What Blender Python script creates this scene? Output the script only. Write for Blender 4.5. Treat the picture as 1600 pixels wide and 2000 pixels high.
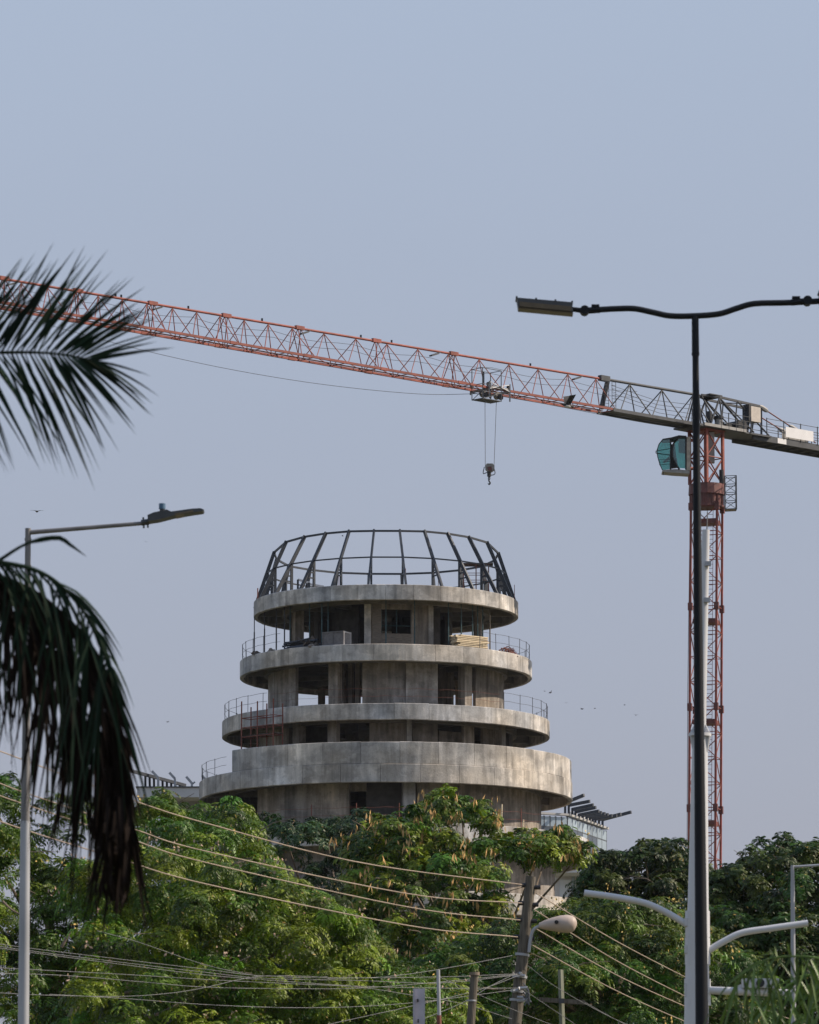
import bpy, math, random
import numpy as np
from mathutils import Vector, Matrix, Quaternion
R = math.radians
random.seed(11); rng = np.random.default_rng(11)
sc = bpy.context.scene
for o in list(bpy.data.objects): bpy.data.objects.remove(o)

# ------------------------------------------------------------------ camera
F = 10000.0                       # focal length in photo pixels (photo is 1600 x 2000)
PIT = math.atan(0.1608); CP, SP = math.cos(PIT), math.sin(PIT)
CAMZ = 1.6
cd = bpy.data.cameras.new('camera'); cam = bpy.data.objects.new('camera', cd)
sc.collection.objects.link(cam); sc.camera = cam
cd.sensor_fit = 'VERTICAL'; cd.sensor_height = 36.0; cd.lens = F / 2000 * 36.0
cd.clip_start = 0.5; cd.clip_end = 9000
cam.location = (0, 0, CAMZ); cam.rotation_euler = (R(90) + PIT, 0, 0)
cd.dof.use_dof = True; cd.dof.focus_distance = 340; cd.dof.aperture_fstop = 10.0

# ------------------------------------------------------------------ sky, sun, exposure
SUN_AZ, SUN_EL = R(94), R(38)     # azimuth from "towards the camera" to the right
sv = Vector((math.sin(SUN_AZ) * math.cos(SUN_EL), -math.cos(SUN_AZ) * math.cos(SUN_EL), math.sin(SUN_EL)))
w = bpy.data.worlds.new('World'); sc.world = w; w.use_nodes = True
nt = w.node_tree; nt.nodes.clear()
wo = nt.nodes.new('ShaderNodeOutputWorld'); bg = nt.nodes.new('ShaderNodeBackground')
sky = nt.nodes.new('ShaderNodeTexSky'); sky.sky_type = 'NISHITA'; sky.sun_disc = False
sky.sun_elevation = SUN_EL; sky.sun_rotation = math.atan2(sv.x, sv.y)
sky.air_density = 1.0; sky.dust_density = 4.0; sky.ozone_density = 2.0
tc = nt.nodes.new('ShaderNodeTexCoord'); sep = nt.nodes.new('ShaderNodeSeparateXYZ')
ramp = nt.nodes.new('ShaderNodeValToRGB')            # dry-season haze: grey low down, blue higher up
SK = 10.0
els = ramp.color_ramp.elements
els[0].position = 0.0; els[0].color = (.39, .402, .468, 1)
els[1].position = 1.0; els[1].color = (.30, .42, .66, 1)
for p, c in ((.08, (.41, .426, .512, 1)), (.16, (.432, .478, .595, 1)), (.27, (.465, .55, .70, 1)), (.5, (.42, .52, .71, 1))):
    e = els.new(p); e.color = c
nz = nt.nodes.new('ShaderNodeTexNoise'); nz.inputs['Scale'].default_value = 3.0; nz.inputs['Detail'].default_value = 3
mp = nt.nodes.new('ShaderNodeMapping'); mp.inputs['Scale'].default_value = (1, 1, 4)
mr = nt.nodes.new('ShaderNodeMapRange'); mr.inputs[3].default_value = .965; mr.inputs[4].default_value = 1.035
mulc = nt.nodes.new('ShaderNodeVectorMath'); mulc.operation = 'SCALE'
hz = nt.nodes.new('ShaderNodeVectorMath'); hz.operation = 'SCALE'; hz.inputs[3].default_value = SK
mix = nt.nodes.new('ShaderNodeMixRGB'); mix.inputs[0].default_value = .80
L = nt.links.new
L(tc.outputs['Generated'], sep.inputs[0]); L(sep.outputs['Z'], ramp.inputs[0])
L(tc.outputs['Generated'], mp.inputs[0]); L(mp.outputs[0], nz.inputs['Vector']); L(nz.outputs[0], mr.inputs[0])
L(ramp.outputs[0], hz.inputs[0]); L(hz.outputs[0], mulc.inputs[0]); L(mr.outputs[0], mulc.inputs[3])
L(sky.outputs[0], mix.inputs[1]); L(mulc.outputs[0], mix.inputs[2]); L(mix.outputs[0], bg.inputs[0])
bg.inputs[1].default_value = 1.0 / SK
L(bg.outputs[0], wo.inputs[0])
sd = bpy.data.lights.new('sun', 'SUN'); sd.energy = 5.0; sd.angle = R(0.8); sd.color = (1, .86, .70)
so = bpy.data.objects.new('sun', sd); sc.collection.objects.link(so)
so.rotation_euler = sv.to_track_quat('Z', 'Y').to_euler(); so.location = (200, -100, 200)
sc.view_settings.view_transform = 'Standard'; sc.view_settings.look = 'None'
sc.view_settings.exposure = 0.0; sc.view_settings.gamma = 1.0; sc.view_settings.use_curve_mapping = False
sc.render.engine = 'CYCLES'; sc.cycles.use_denoising = True
sc.cycles.max_bounces = 6; sc.cycles.transparent_max_bounces = 12; sc.cycles.diffuse_bounces = 4
sc.cycles.caustics_reflective = False; sc.cycles.caustics_refractive = False

# ------------------------------------------------------------------ helpers
def P(px, py, Y):
    u = (px - 800) / F; v = (1000 - py) / F
    t = Y / (CP - SP * v)
    return Vector((u * t, Y, CAMZ + (SP + CP * v) * t))
def proj(p):
    x, y, z = p[0], p[1], p[2] - CAMZ
    d = y * CP + z * SP; v = -y * SP + z * CP
    return 800 + F * x / d, 1000 - F * v / d
Zv = Vector((0, 0, 1))
def mpp(Y): return Y / F          # metres per photo pixel, near enough
col = sc.collection
def wl(o):
    v = Vector((0, 0, 0))
    while o: v += o.location; o = o.parent
    return v
def tag(o, label=None, cat=None, group=None, kind=None):
    if label: o['label'] = label
    if cat: o['category'] = cat
    if group: o['group'] = group
    if kind: o['kind'] = kind
    return o
def thing(name, loc, label, cat, group=None):
    o = bpy.data.objects.new(name, None); col.objects.link(o); o.location = loc
    o.empty_display_size = .3
    return tag(o, label, cat, group)
class MB:
    def __init__(s): s.V = []; s.Fc = []
    def add(s, vs, fs):
        b = len(s.V); s.V += [tuple(v) for v in vs]; s.Fc += [tuple(b + i for i in f) for f in fs]; return s
    def box(s, c, size, ax=None):
        c = Vector(c); hx, hy, hz_ = size[0] / 2, size[1] / 2, size[2] / 2
        X, Y, Z = ax if ax else (Vector((1, 0, 0)), Vector((0, 1, 0)), Vector((0, 0, 1)))
        vs = [c + X * (hx * a) + Y * (hy * b) + Z * (hz_ * d) for d in (-1, 1) for b in (-1, 1) for a in (-1, 1)]
        return s.add(vs, [(0, 2, 3, 1), (4, 5, 7, 6), (0, 1, 5, 4), (2, 6, 7, 3), (0, 4, 6, 2), (1, 3, 7, 5)])
    def bar(s, p0, p1, w_, h=None, up=Vector((0, 0, 1))):
        p0, p1 = Vector(p0), Vector(p1); h = h or w_
        d = (p1 - p0); l = d.length; d.normalize()
        if abs(d.dot(up)) > .98: up = Vector((0, 1, 0))
        x = d.cross(up).normalized(); z = x.cross(d).normalized()
        return s.box((p0 + p1) / 2, (w_, l, h), (x, d, z))
    def tube(s, pts, r, n=8, caps=True):
        pts = [Vector(p) for p in pts]
        if not hasattr(r, '__len__'): r = [r] * len(pts)
        b = len(s.V); ref = None
        for i, p in enumerate(pts):
            d = (pts[min(i + 1, len(pts) - 1)] - pts[max(i - 1, 0)]).normalized()
            if ref is None:
                a = Vector((0, 0, 1)) if abs(d.z) < .9 else Vector((0, 1, 0))
                ref = d.cross(a).normalized()
            else:
                ref = (ref - d * ref.dot(d)).normalized()
            e = d.cross(ref)
            for k in range(n):
                t = 2 * math.pi * k / n
                s.V.append(tuple(p + ref * (math.cos(t) * r[i]) + e * (math.sin(t) * r[i])))
        for i in range(len(pts) - 1):
            for k in range(n):
                k2 = (k + 1) % n
                s.Fc.append((b + i * n + k, b + i * n + k2, b + (i + 1) * n + k2, b + (i + 1) * n + k))
        if caps:
            s.Fc.append(tuple(b + k for k in reversed(range(n))))
            s.Fc.append(tuple(b + (len(pts) - 1) * n + k for k in range(n)))
        return s
    def prism(s, poly, off):          # closed polygon extruded by vector off
        n = len(poly); off = Vector(off)
        vs = [Vector(p) for p in poly] + [Vector(p) + off for p in poly]
        return s.add(vs, [tuple(range(n)), tuple(reversed(range(n, 2 * n)))] + [(i, i + n, (i + 1) % n + n, (i + 1) % n) for i in range(n)])
    def build(s, name, m, parent=None, smooth=False, origin=None):
        if parent is not None: o0 = wl(parent)
        elif origin is not None: o0 = Vector(origin)
        else:
            a = np.array(s.V); o0 = Vector((a[:, 0].mean(), a[:, 1].mean(), a[:, 2].min()))
        me = bpy.data.meshes.new(name)
        me.from_pydata([(v[0] - o0.x, v[1] - o0.y, v[2] - o0.z) for v in s.V], [], s.Fc)
        me.materials.append(m)
        if smooth: me.shade_smooth() if hasattr(me, 'shade_smooth') else None
        me.update()
        if smooth:
            try: me.set_sharp_from_angle(angle=R(40))
            except Exception: pass
        o = bpy.data.objects.new(name, me); col.objects.link(o)
        if parent is not None: o.parent = parent
        else: o.location = o0
        return o
_sh = {}
def unit(kind, m):
    k = (kind, m.name)
    if k not in _sh:
        b = MB()
        if kind == 'sq': b.box((0, 0, 0), (2, 2, 1))
        else: b.tube([(0, 0, -.5), (0, 0, .5)], 1.0, 8 if kind == 'cy' else 6)
        me = bpy.data.meshes.new('strut'); me.from_pydata(b.V, [], b.Fc); me.materials.append(m)
        if kind != 'sq':
            me.shade_smooth()
            try: me.set_sharp_from_angle(angle=R(50))
            except Exception: pass
        _sh[k] = me
    return _sh[k]
def strut(name, p0, p1, r, m, parent, kind='hex', r2=None, up=None):
    p0, p1 = Vector(p0), Vector(p1); d = p1 - p0
    o = bpy.data.objects.new(name, unit(kind, m)); col.objects.link(o); o.parent = parent
    o.location = (p0 + p1) / 2 - wl(parent)
    o.rotation_mode = 'QUATERNION'
    if up is not None:
        z = d.normalized(); x = Vector(up).cross(z).normalized(); y = z.cross(x)
        o.rotation_quaternion = Matrix((x, y, z)).transposed().to_quaternion()
    else: o.rotation_quaternion = d.to_track_quat('Z', 'Y')
    o.scale = (r, r2 or r, d.length)
    return o
def smoothpts(pts, n):               # Catmull-Rom through points
    pts = [Vector(p) for p in pts]; q = [pts[0] * 2 - pts[1]] + pts + [pts[-1] * 2 - pts[-2]]
    out = []; m_ = len(pts) - 1
    for i in range(n + 1):
        t = i / n * m_; k = min(int(t), m_ - 1); t -= k
        a, b, c, d = q[k:k + 4]
        out.append(.5 * (2 * b + (c - a) * t + (2 * a - 5 * b + 4 * c - d) * t * t + (3 * b - a - 3 * c + d) * t ** 3))
    return out

# ------------------------------------------------------------------ materials
def mat(name, c, rough=.6, metal=0, var=.18, scale=3.0, bump=.0, c2=None, stretch=(1, 1, 1), rnd=0, spec=.5, detail=5):
    m = bpy.data.materials.new(name); m.use_nodes = True; n = m.node_tree.nodes; l = m.node_tree.links.new
    b = n['Principled BSDF']; b.inputs['Roughness'].default_value = rough; b.inputs['Metallic'].default_value = metal
    b.inputs['Specular IOR Level'].default_value = spec
    g = n.new('ShaderNodeNewGeometry'); mpn = n.new('ShaderNodeMapping'); mpn.inputs['Scale'].default_value = stretch
    t = n.new('ShaderNodeTexNoise'); t.inputs['Scale'].default_value = scale; t.inputs['Detail'].default_value = detail
    l(g.outputs['Position'], mpn.inputs[0]); l(mpn.outputs[0], t.inputs['Vector'])
    mx = n.new('ShaderNodeMixRGB')
    if c2 is None:
        mx.inputs[1].default_value = (*[x * (1 - var) for x in c], 1); mx.inputs[2].default_value = (*[min(1, x * (1 + var)) for x in c], 1)
    else: mx.inputs[1].default_value = (*c, 1); mx.inputs[2].default_value = (*c2, 1)
    rp = n.new('ShaderNodeMapRange'); rp.inputs[1].default_value = .3; rp.inputs[2].default_value = .7
    l(t.outputs[0], rp.inputs[0]); l(rp.outputs[0], mx.inputs[0])
    outc = mx.outputs[0]
    if rnd:
        oi = n.new('ShaderNodeObjectInfo'); mr_ = n.new('ShaderNodeMapRange')
        mr_.inputs[3].default_value = 1 - rnd; mr_.inputs[4].default_value = 1 + rnd
        sca = n.new('ShaderNodeVectorMath'); sca.operation = 'SCALE'
        l(oi.outputs['Random'], mr_.inputs[0]); l(outc, sca.inputs[0]); l(mr_.outputs[0], sca.inputs[3]); outc = sca.outputs[0]
    l(outc, b.inputs['Base Color'])
    if bump:
        bn = n.new('ShaderNodeBump'); bn.inputs['Strength'].default_value = bump; bn.inputs['Distance'].default_value = .05
        l(t.outputs[0], bn.inputs['Height']); l(bn.outputs[0], b.inputs['Normal'])
    return m
def concrete(name, c, streak=.5, patch=.35, rnd=.1):
    m = bpy.data.materials.new(name); m.use_nodes = True; n = m.node_tree.nodes; l = m.node_tree.links.new
    b = n['Principled BSDF']; b.inputs['Roughness'].default_value = .88; b.inputs['Specular IOR Level'].default_value = .25
    g = n.new('ShaderNodeNewGeometry')
    def noise(sc_, det, st, lo, hi, rough=.55):
        mpn = n.new('ShaderNodeMapping'); mpn.inputs['Scale'].default_value = st
        t = n.new('ShaderNodeTexNoise'); t.inputs['Scale'].default_value = sc_; t.inputs['Detail'].default_value = det; t.inputs['Roughness'].default_value = rough
        r_ = n.new('ShaderNodeMapRange'); r_.inputs[1].default_value = .28; r_.inputs[2].default_value = .72
        r_.inputs[3].default_value = lo; r_.inputs[4].default_value = hi
        l(g.outputs['Position'], mpn.inputs[0]); l(mpn.outputs[0], t.inputs['Vector']); l(t.outputs[0], r_.inputs[0])
        return r_.outputs[0], t.outputs[0]
    a, _ = noise(.35, 4, (1, 1, 1.4), 1 - patch, 1 + patch)              # pour-to-pour patches
    s1, _ = noise(2.6, 4, (1, 1, .13), 1 - streak * .55, 1 + streak * .35)  # rain streaks
    s2, _ = noise(.9, 3, (1, 1, .10), 1 - streak * .35, 1 + streak * .3)
    f, fraw = noise(9, 6, (1, 1, 1), .86, 1.12, .7)                      # fine mottling
    pits, praw = noise(5.5, 2, (1, 1, 1), 0, 1)
    pr = n.new('ShaderNodeMapRange'); pr.inputs[1].default_value = .70; pr.inputs[2].default_value = .76; pr.inputs[3].default_value = 1; pr.inputs[4].default_value = .62
    l(praw, pr.inputs[0])
    bl_, braw = noise(.75, 5, (1, 1, 1.3), 0, 1, .6)
    br = n.new('ShaderNodeMapRange'); br.inputs[1].default_value = .47; br.inputs[2].default_value = .54; br.inputs[3].default_value = 1 - patch * .42; br.inputs[4].default_value = 1 + patch * .22
    l(braw, br.inputs[0])
    def mul(x, y):
        q = n.new('ShaderNodeMath'); q.operation = 'MULTIPLY'; l(x, q.inputs[0]); l(y, q.inputs[1]); return q.outputs[0]
    oi = n.new('ShaderNodeObjectInfo'); orr = n.new('ShaderNodeMapRange'); orr.inputs[3].default_value = 1 - rnd; orr.inputs[4].default_value = 1 + rnd
    l(oi.outputs['Random'], orr.inputs[0])
    k = mul(mul(mul(mul(a, s1), mul(s2, f)), mul(pr.outputs[0], orr.outputs[0])), br.outputs[0])
    mx = n.new('ShaderNodeMixRGB'); mx.inputs[1].default_value = (c[0] * .86, c[1] * .92, c[2] * 1.02, 1); mx.inputs[2].default_value = (c[0] * 1.10, c[1] * 1.02, c[2] * .92, 1)
    h, _ = noise(.22, 3, (1, 1, 1), 0, 1); l(h, mx.inputs[0])
    sca = n.new('ShaderNodeVectorMath'); sca.operation = 'SCALE'; l(mx.outputs[0], sca.inputs[0]); l(k, sca.inputs[3])
    l(sca.outputs[0], b.inputs['Base Color'])
    bn = n.new('ShaderNodeBump'); bn.inputs['Strength'].default_value = .5; bn.inputs['Distance'].default_value = .04
    l(fraw, bn.inputs['Height']); l(bn.outputs[0], b.inputs['Normal'])
    return m
def glass(name, c, trans=.75):
    m = bpy.data.materials.new(name); m.use_nodes = True; n = m.node_tree.nodes; l = m.node_tree.links.new
    n.remove(n['Principled BSDF'])
    t = n.new('ShaderNodeBsdfTransparent'); t.inputs[0].default_value = (*c, 1)
    g = n.new('ShaderNodeBsdfGlossy'); g.inputs['Roughness'].default_value = .05; g.inputs[0].default_value = (.8, .9, .9, 1)
    mx = n.new('ShaderNodeMixShader'); mx.inputs[0].default_value = 1 - trans
    l(t.outputs[0], mx.inputs[1]); l(g.outputs[0], mx.inputs[2]); l(mx.outputs[0], n['Material Output'].inputs[0])
    return m
M = {}
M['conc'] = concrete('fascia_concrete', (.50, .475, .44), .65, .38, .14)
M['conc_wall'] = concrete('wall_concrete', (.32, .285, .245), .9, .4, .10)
M['conc_soffit'] = concrete('soffit_concrete', (.20, .19, .175), .15, .25, .05)  # kept darker so the colour carries shade under the slabs
M['block'] = mat('block_wall', (.21, .175, .14), .9, var=.25, scale=4, bump=.4, stretch=(1, 1, 5))
M['inner'] = mat('inner_block_shaded', (.085, .08, .078), .95, var=.3, scale=2, bump=.3)  # recessed walls; interior shade is painted into this dark tone
M['steel'] = mat('crown_steel', (.042, .048, .058), .5, .3, var=.25, scale=2)
M['rail'] = mat('rail_steel', (.07, .07, .08), .6, .3)
M['rust'] = mat('scaffold_red', (.20, .065, .045), .7, .1, var=.35, scale=5)
M['prop'] = mat('prop_teal', (.04, .085, .095), .6, .2, var=.4, scale=6)
M['propdark'] = mat('prop_dark', (.035, .035, .045), .6, .2, var=.3, scale=6)
M['lumber'] = mat('lumber', (.68, .56, .38), .8, var=.2, scale=7, stretch=(.4, 1, 3), rnd=.2)
M['crate'] = mat('crate_grey', (.16, .15, .15), .8, var=.2, scale=6)
M['cratew'] = mat('crate_white', (.55, .52, .50), .8, var=.15, scale=6)
M['pipe'] = mat('pipe_blue', (.05, .06, .08), .5, .2, var=.4, scale=4, rnd=.35)
M['debris'] = mat('debris', (.12, .10, .085), .9, var=.6, scale=3, rnd=.5)
M['crane_red'] = mat('crane_red', (.25, .062, .044), .65, .0, var=.32, scale=1.6, rnd=.14)
M['crane_dred'] = mat('crane_dark_red', (.13, .042, .036), .6, .0, var=.35, scale=2.2)
M['crane_grey'] = mat('crane_grey', (.055, .059, .067), .65, .0, var=.25, scale=2, rnd=.12)
M['crane_lgrey'] = mat('crane_light_grey', (.30, .29, .28), .6, .0, var=.2, scale=3)
M['board'] = mat('white_board', (.72, .71, .72), .6, var=.05, scale=2)
M['cabinet'] = mat('cabinet_cream', (.50, .45, .40), .6, var=.12, scale=3)
M['black'] = mat('motor_black', (.02, .02, .022), .5, .2, var=.4)
M['rope'] = mat('steel_rope', (.09, .09, .10), .6, .4)
M['hookblk'] = mat('hook_block', (.26, .24, .22), .7, .1, var=.4, scale=5)
M['cabglass'] = glass('cab_glass', (.45, .72, .69), .88)
M['cabwhite'] = mat('cab_panel', (.42, .36, .30), .6, var=.3, scale=4)
M['lampblack'] = mat('lamp_black', (.006, .0075, .011), .55, .0, var=.2, scale=2, spec=.25)
M['lampbrown'] = mat('lamp_lens', (.11, .08, .042), .4, .0, var=.3, scale=8)
M['lampgrey'] = mat('lamp_housing', (.06, .064, .07), .5, .2, var=.2, scale=6)
M['galv'] = mat('galvanised', (.36, .37, .39), .5, .25, var=.14, scale=5, stretch=(1, 1, .3))
M['galvdull'] = mat('galvanised_dull', (.17, .165, .165), .6, .2, var=.2, scale=5, stretch=(1, 1, .3))
M['blue'] = mat('photocell_blue', (.07, .15, .24), .5, var=.2)
M['white'] = mat('white_paint', (.56, .565, .58), .4, .0, var=.06, scale=2, stretch=(1, 1, .3))
M['wood'] = mat('pole_wood', (.065, .055, .042), .9, c2=(.16, .14, .11), scale=9, stretch=(3, 3, .25), bump=.5)
M['woodg'] = mat('pole_green', (.16, .17, .12), .85, c2=(.24, .25, .19), scale=6, stretch=(3, 3, .3))
M['lumi'] = mat('luminaire_tan', (.48, .39, .33), .55, var=.12, scale=5)
M['post'] = mat('post_grey', (.40, .39, .45), .6, var=.1, scale=5)
M['wire'] = mat('wire_tan', (.34, .27, .21), .7, var=.2, scale=1)
M['wireg'] = mat('wire_grey', (.14, .145, .155), .6, .2, var=.2, scale=1)
M['bwhite'] = mat('plaster_white', (.62, .61, .60), .8, var=.06, scale=1)
M['bgrey'] = mat('plaster_shade', (.40, .39, .38), .8, var=.06, scale=1)
M['pane'] = mat('window_pane', (.30, .37, .42), .12, .0, var=.15, scale=.4, rnd=.25, spec=.9)
M['paned'] = mat('window_pane_dark', (.05, .065, .08), .12, .0, var=.3, scale=.4, rnd=.3, spec=.9)
M['panew'] = mat('window_pane_pale', (.62, .66, .70), .2, .0, var=.05, scale=.4, rnd=.08, spec=.7)
M['frame'] = mat('window_frame', (.09, .10, .11), .5, .3)
M['bird'] = mat('bird_black', (.012, .012, .014), .6, var=.2)
M['birdw'] = mat('bird_white', (.6, .6, .58), .7, var=.1)
M['bark'] = mat('bark', (.13, .10, .075), .95, c2=(.26, .21, .16), scale=6, stretch=(2, 2, .5), bump=.6)
M['trunk'] = mat('palm_trunk', (.17, .15, .12), .95, c2=(.27, .24, .2), scale=3, stretch=(1, 1, 4), bump=.5)
M['palm'] = mat('palm_leaf', (.008, .020, .010), .7, spec=.15, var=.4, scale=4, rnd=.35)  # near-black: the backlit fronds' shade is put into the leaf colour
M['palmdead'] = mat('palm_leaf_dead', (.013, .009, .007), .95, spec=.1, var=.4, scale=4, rnd=.4)  # dead brown, blackened to include the fronds' shade
M['palmg'] = mat('palm_leaf_green', (.085, .15, .016), .4, var=.35, scale=4, rnd=.35)
M['pod'] = mat('seed_pod', (.55, .34, .13), .8, var=.35, scale=3)
M['flower'] = mat('blossom', (.66, .46, .14), .8, var=.35, scale=3)
M['flowerp'] = mat('blossom_pink', (.50, .35, .25), .8, var=.35, scale=3)
def groundmat():
    return mat('ground', (.16, .13, .085), .95, c2=(.07, .09, .035), scale=.15, bump=.2)
def leafmat(name, trans=.12):
    m = bpy.data.materials.new(name); m.use_nodes = True; n = m.node_tree.nodes; l = m.node_tree.links.new
    b = n['Principled BSDF']; b.inputs['Roughness'].default_value = .48; b.inputs['Specular IOR Level'].default_value = .28
    a = n.new('ShaderNodeAttribute'); a.attribute_name = 'tint'
    l(a.outputs['Color'], b.inputs['Base Color'])
    t = n.new('ShaderNodeBsdfTranslucent'); mx = n.new('ShaderNodeMixShader'); mx.inputs[0].default_value = trans
    g = n.new('ShaderNodeMixRGB'); g.blend_type = 'MULTIPLY'; g.inputs[0].default_value = 1; g.inputs[2].default_value = (1.7, 1.9, .7, 1)
    l(a.outputs['Color'], g.inputs[1]); l(g.outputs[0], t.inputs[0])
    l(b.outputs[0], mx.inputs[1]); l(t.outputs[0], mx.inputs[2]); l(mx.outputs[0], n['Material Output'].inputs[0])
    return m
M['leaf'] = leafmat('leaf')

# ------------------------------------------------------------------ ground
g = MB(); S = 2500
gv = [(-S, -S, 0), (S, -S, 0), (S, S, 0), (-S, S, 0)]
g.add(gv, [(0, 1, 2, 3)])
tag(g.build('ground', groundmat(), origin=(0, 0, 0)), kind='structure')

# ------------------------------------------------------------------ the round tower
YB = 345.0; XC = P(754, 1300, YB).x
def zf(y, r): return P(754, y, YB - r).z
def angpx(px, r):                    # angle (0 = towards camera, + right) whose outline point at radius r shows at px
    a = 0
    for _ in range(6):
        Y = YB - r * math.cos(a); x = (px - 800) / F * (Y * CP + 48 * SP)
        a = math.asin(max(-1, min(1, (x - XC) / r)))
    return a
def C(r, a, z): return Vector((XC + r * math.sin(a), YB - r * math.cos(a), z))
tower = thing('round_tower', (XC, YB, 0), 'unfinished round concrete tower of stacked ring floors with open steel crown', 'building')
rings = [dict(R=9.0, t=1141, b=1171, rin=6.9), dict(R=9.92, t=1257, b=1290, rin=8.1), dict(R=11.1, t=1373, b=1405, rin=8.7),
         dict(R=12.62, t=1491, b=1527, rin=10.45), dict(R=13.75, t=1606, b=1650, rin=11.6), dict(R=14.9, t=1738, b=1780, rin=12.4)]
def arc_seg(r0, r1, z0, z1, a0, a1, n=5, ch=.03):
    b = MB(); vs = []
    for i in range(n + 1):
        a = a0 + (a1 - a0) * i / n
        for r, z in ((r0, z0), (r1 - ch, z0), (r1, z0 + ch), (r1, z1 - ch), (r1 - ch, z1), (r0, z1)):
            vs.append((r * math.sin(a), -r * math.cos(a), z))
    fs = []
    for i in range(n):
        for k in range(6):
            k2 = (k + 1) % 6; fs.append((i * 6 + k, (i + 1) * 6 + k, (i + 1) * 6 + k2, i * 6 + k2))
    fs.append(tuple(reversed(range(6)))); fs.append(tuple(n * 6 + k for k in range(6)))
    b.add(vs, fs); return b
def me_of(b, name, m):
    me = bpy.data.meshes.new(name); me.from_pydata(b.V, [], b.Fc); me.materials.append(m); me.update(); return me
def inst(name, me, parent, loc, rz=0):
    o = bpy.data.objects.new(name, me); col.objects.link(o); o.parent = parent
    o.location = Vector(loc) - wl(parent); o.rotation_euler = (0, 0, rz); return o
NP = 30
for i, q in enumerate(rings):
    q['z1'] = zf(q['t'], q['R']); q['z0'] = zf(q['b'], q['R']); q['floor'] = q['z1'] - .10
    Rr = q['R']; h = q['z1'] - q['z0']
    sl = MB(); n = 96; vs = []
    for z in (q['floor'] - .28, q['floor']):
        for k in range(n):
            a = 2 * math.pi * k / n; vs.append(C(Rr - .29, a, z))
    sl.add(vs, [tuple(range(n)), tuple(reversed(range(n, 2 * n)))] + [(k, k + n, (k + 1) % n + n, (k + 1) % n) for k in range(n)])
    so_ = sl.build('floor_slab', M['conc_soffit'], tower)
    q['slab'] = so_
    me = me_of(arc_seg(Rr - .27, Rr, 0, h, R(.05), R(360 / NP - .05)), 'fascia_panel', M['conc'])
    for k in range(NP):
        inst('fascia_panel', me, so_, (XC, YB, q['z0'] + random.uniform(-.012, .012)), -2 * math.pi * (k + .37 * i) / NP)
    bz = q['floor'] - .28
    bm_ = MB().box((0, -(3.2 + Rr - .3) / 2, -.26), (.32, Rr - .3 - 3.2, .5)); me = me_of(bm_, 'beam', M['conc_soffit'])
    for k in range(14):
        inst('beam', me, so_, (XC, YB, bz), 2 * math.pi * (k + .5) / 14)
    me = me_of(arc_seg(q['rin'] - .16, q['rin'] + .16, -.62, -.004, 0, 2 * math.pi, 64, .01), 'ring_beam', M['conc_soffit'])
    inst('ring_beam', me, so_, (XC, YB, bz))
def arcwall(name, x0, x1, r, z0, z1, m, parent, th=.25, a=None):
    a0, a1 = a if a else (angpx(x0, r), angpx(x1, r))
    n = max(2, int(abs(a1 - a0) / R(4)))
    b = arc_seg(r - th, r, z0, z1, a0, a1, n, .012)
    b.V = [(v[0] + XC, v[1] + YB, v[2]) for v in b.V]
    return b.build(name, m, parent)
def column(px, r, z0, z1, w_=.55, m=None):
    a = angpx(px, r); b = MB(); c = C(r - w_ / 2, a, (z0 + z1) / 2)
    X = Vector((math.cos(a), math.sin(a), 0)); Yv = Vector((-math.sin(a), math.cos(a), 0))
    b.box(c, (w_, w_, z1 - z0), (X, Yv, Vector((0, 0, 1))))
    # little haunch bracket under the slab
    t = C(r, a, z1 - .02); b.prism([t - X * w_ / 2, t - X * w_ / 2 + Vector((0, 0, -.35)), t - X * w_ / 2 - Yv * .45], X * w_)
    return b.build('column', m or M['conc_wall'], tower)
def lv(i): return rings[i]['floor'] + .003, rings[i - 1]['floor'] - .283
CW = M['conc_wall']
# storey under ring 1
z0, z1 = lv(1)
for px, w_ in ((574, .62), (718, .45), (842, .36), (941, .42)): column(px, 6.75, z0, z1, w_, M['conc'] if 700 < px < 850 else None)  # middle columns in paler concrete, painting in light on protruding faces
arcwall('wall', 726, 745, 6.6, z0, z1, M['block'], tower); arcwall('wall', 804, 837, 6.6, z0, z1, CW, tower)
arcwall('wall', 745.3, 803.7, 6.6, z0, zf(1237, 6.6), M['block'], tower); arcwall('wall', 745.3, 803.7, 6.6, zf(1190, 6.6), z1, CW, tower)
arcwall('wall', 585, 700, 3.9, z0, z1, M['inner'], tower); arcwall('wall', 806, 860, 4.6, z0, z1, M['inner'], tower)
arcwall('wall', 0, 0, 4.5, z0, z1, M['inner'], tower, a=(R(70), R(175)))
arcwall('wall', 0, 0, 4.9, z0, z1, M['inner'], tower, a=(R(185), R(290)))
for a in (110, 150, 190, 230, 255):
    b = MB(); c = C(6.6, R(a), (z0 + z1) / 2); b.box(c, (.45, .45, z1 - z0)); b.build('column', CW, tower)
wf = MB(); A0, A1 = angpx(745.5, 6.5), angpx(803.5, 6.5); zz0, zz1 = zf(1236, 6.6), zf(1190, 6.6)
fr = MB()
for t in (0, .5, 1):
    a = A0 + (A1 - A0) * t; fr.bar(C(6.5, a, zz0), C(6.5, a, zz1), .05)
fr.bar(C(6.5, A0, zf(1222, 6.5)), C(6.5, A1, zf(1222, 6.5)), .04)
fr.build('window_frame', M['prop'], tower)
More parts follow.
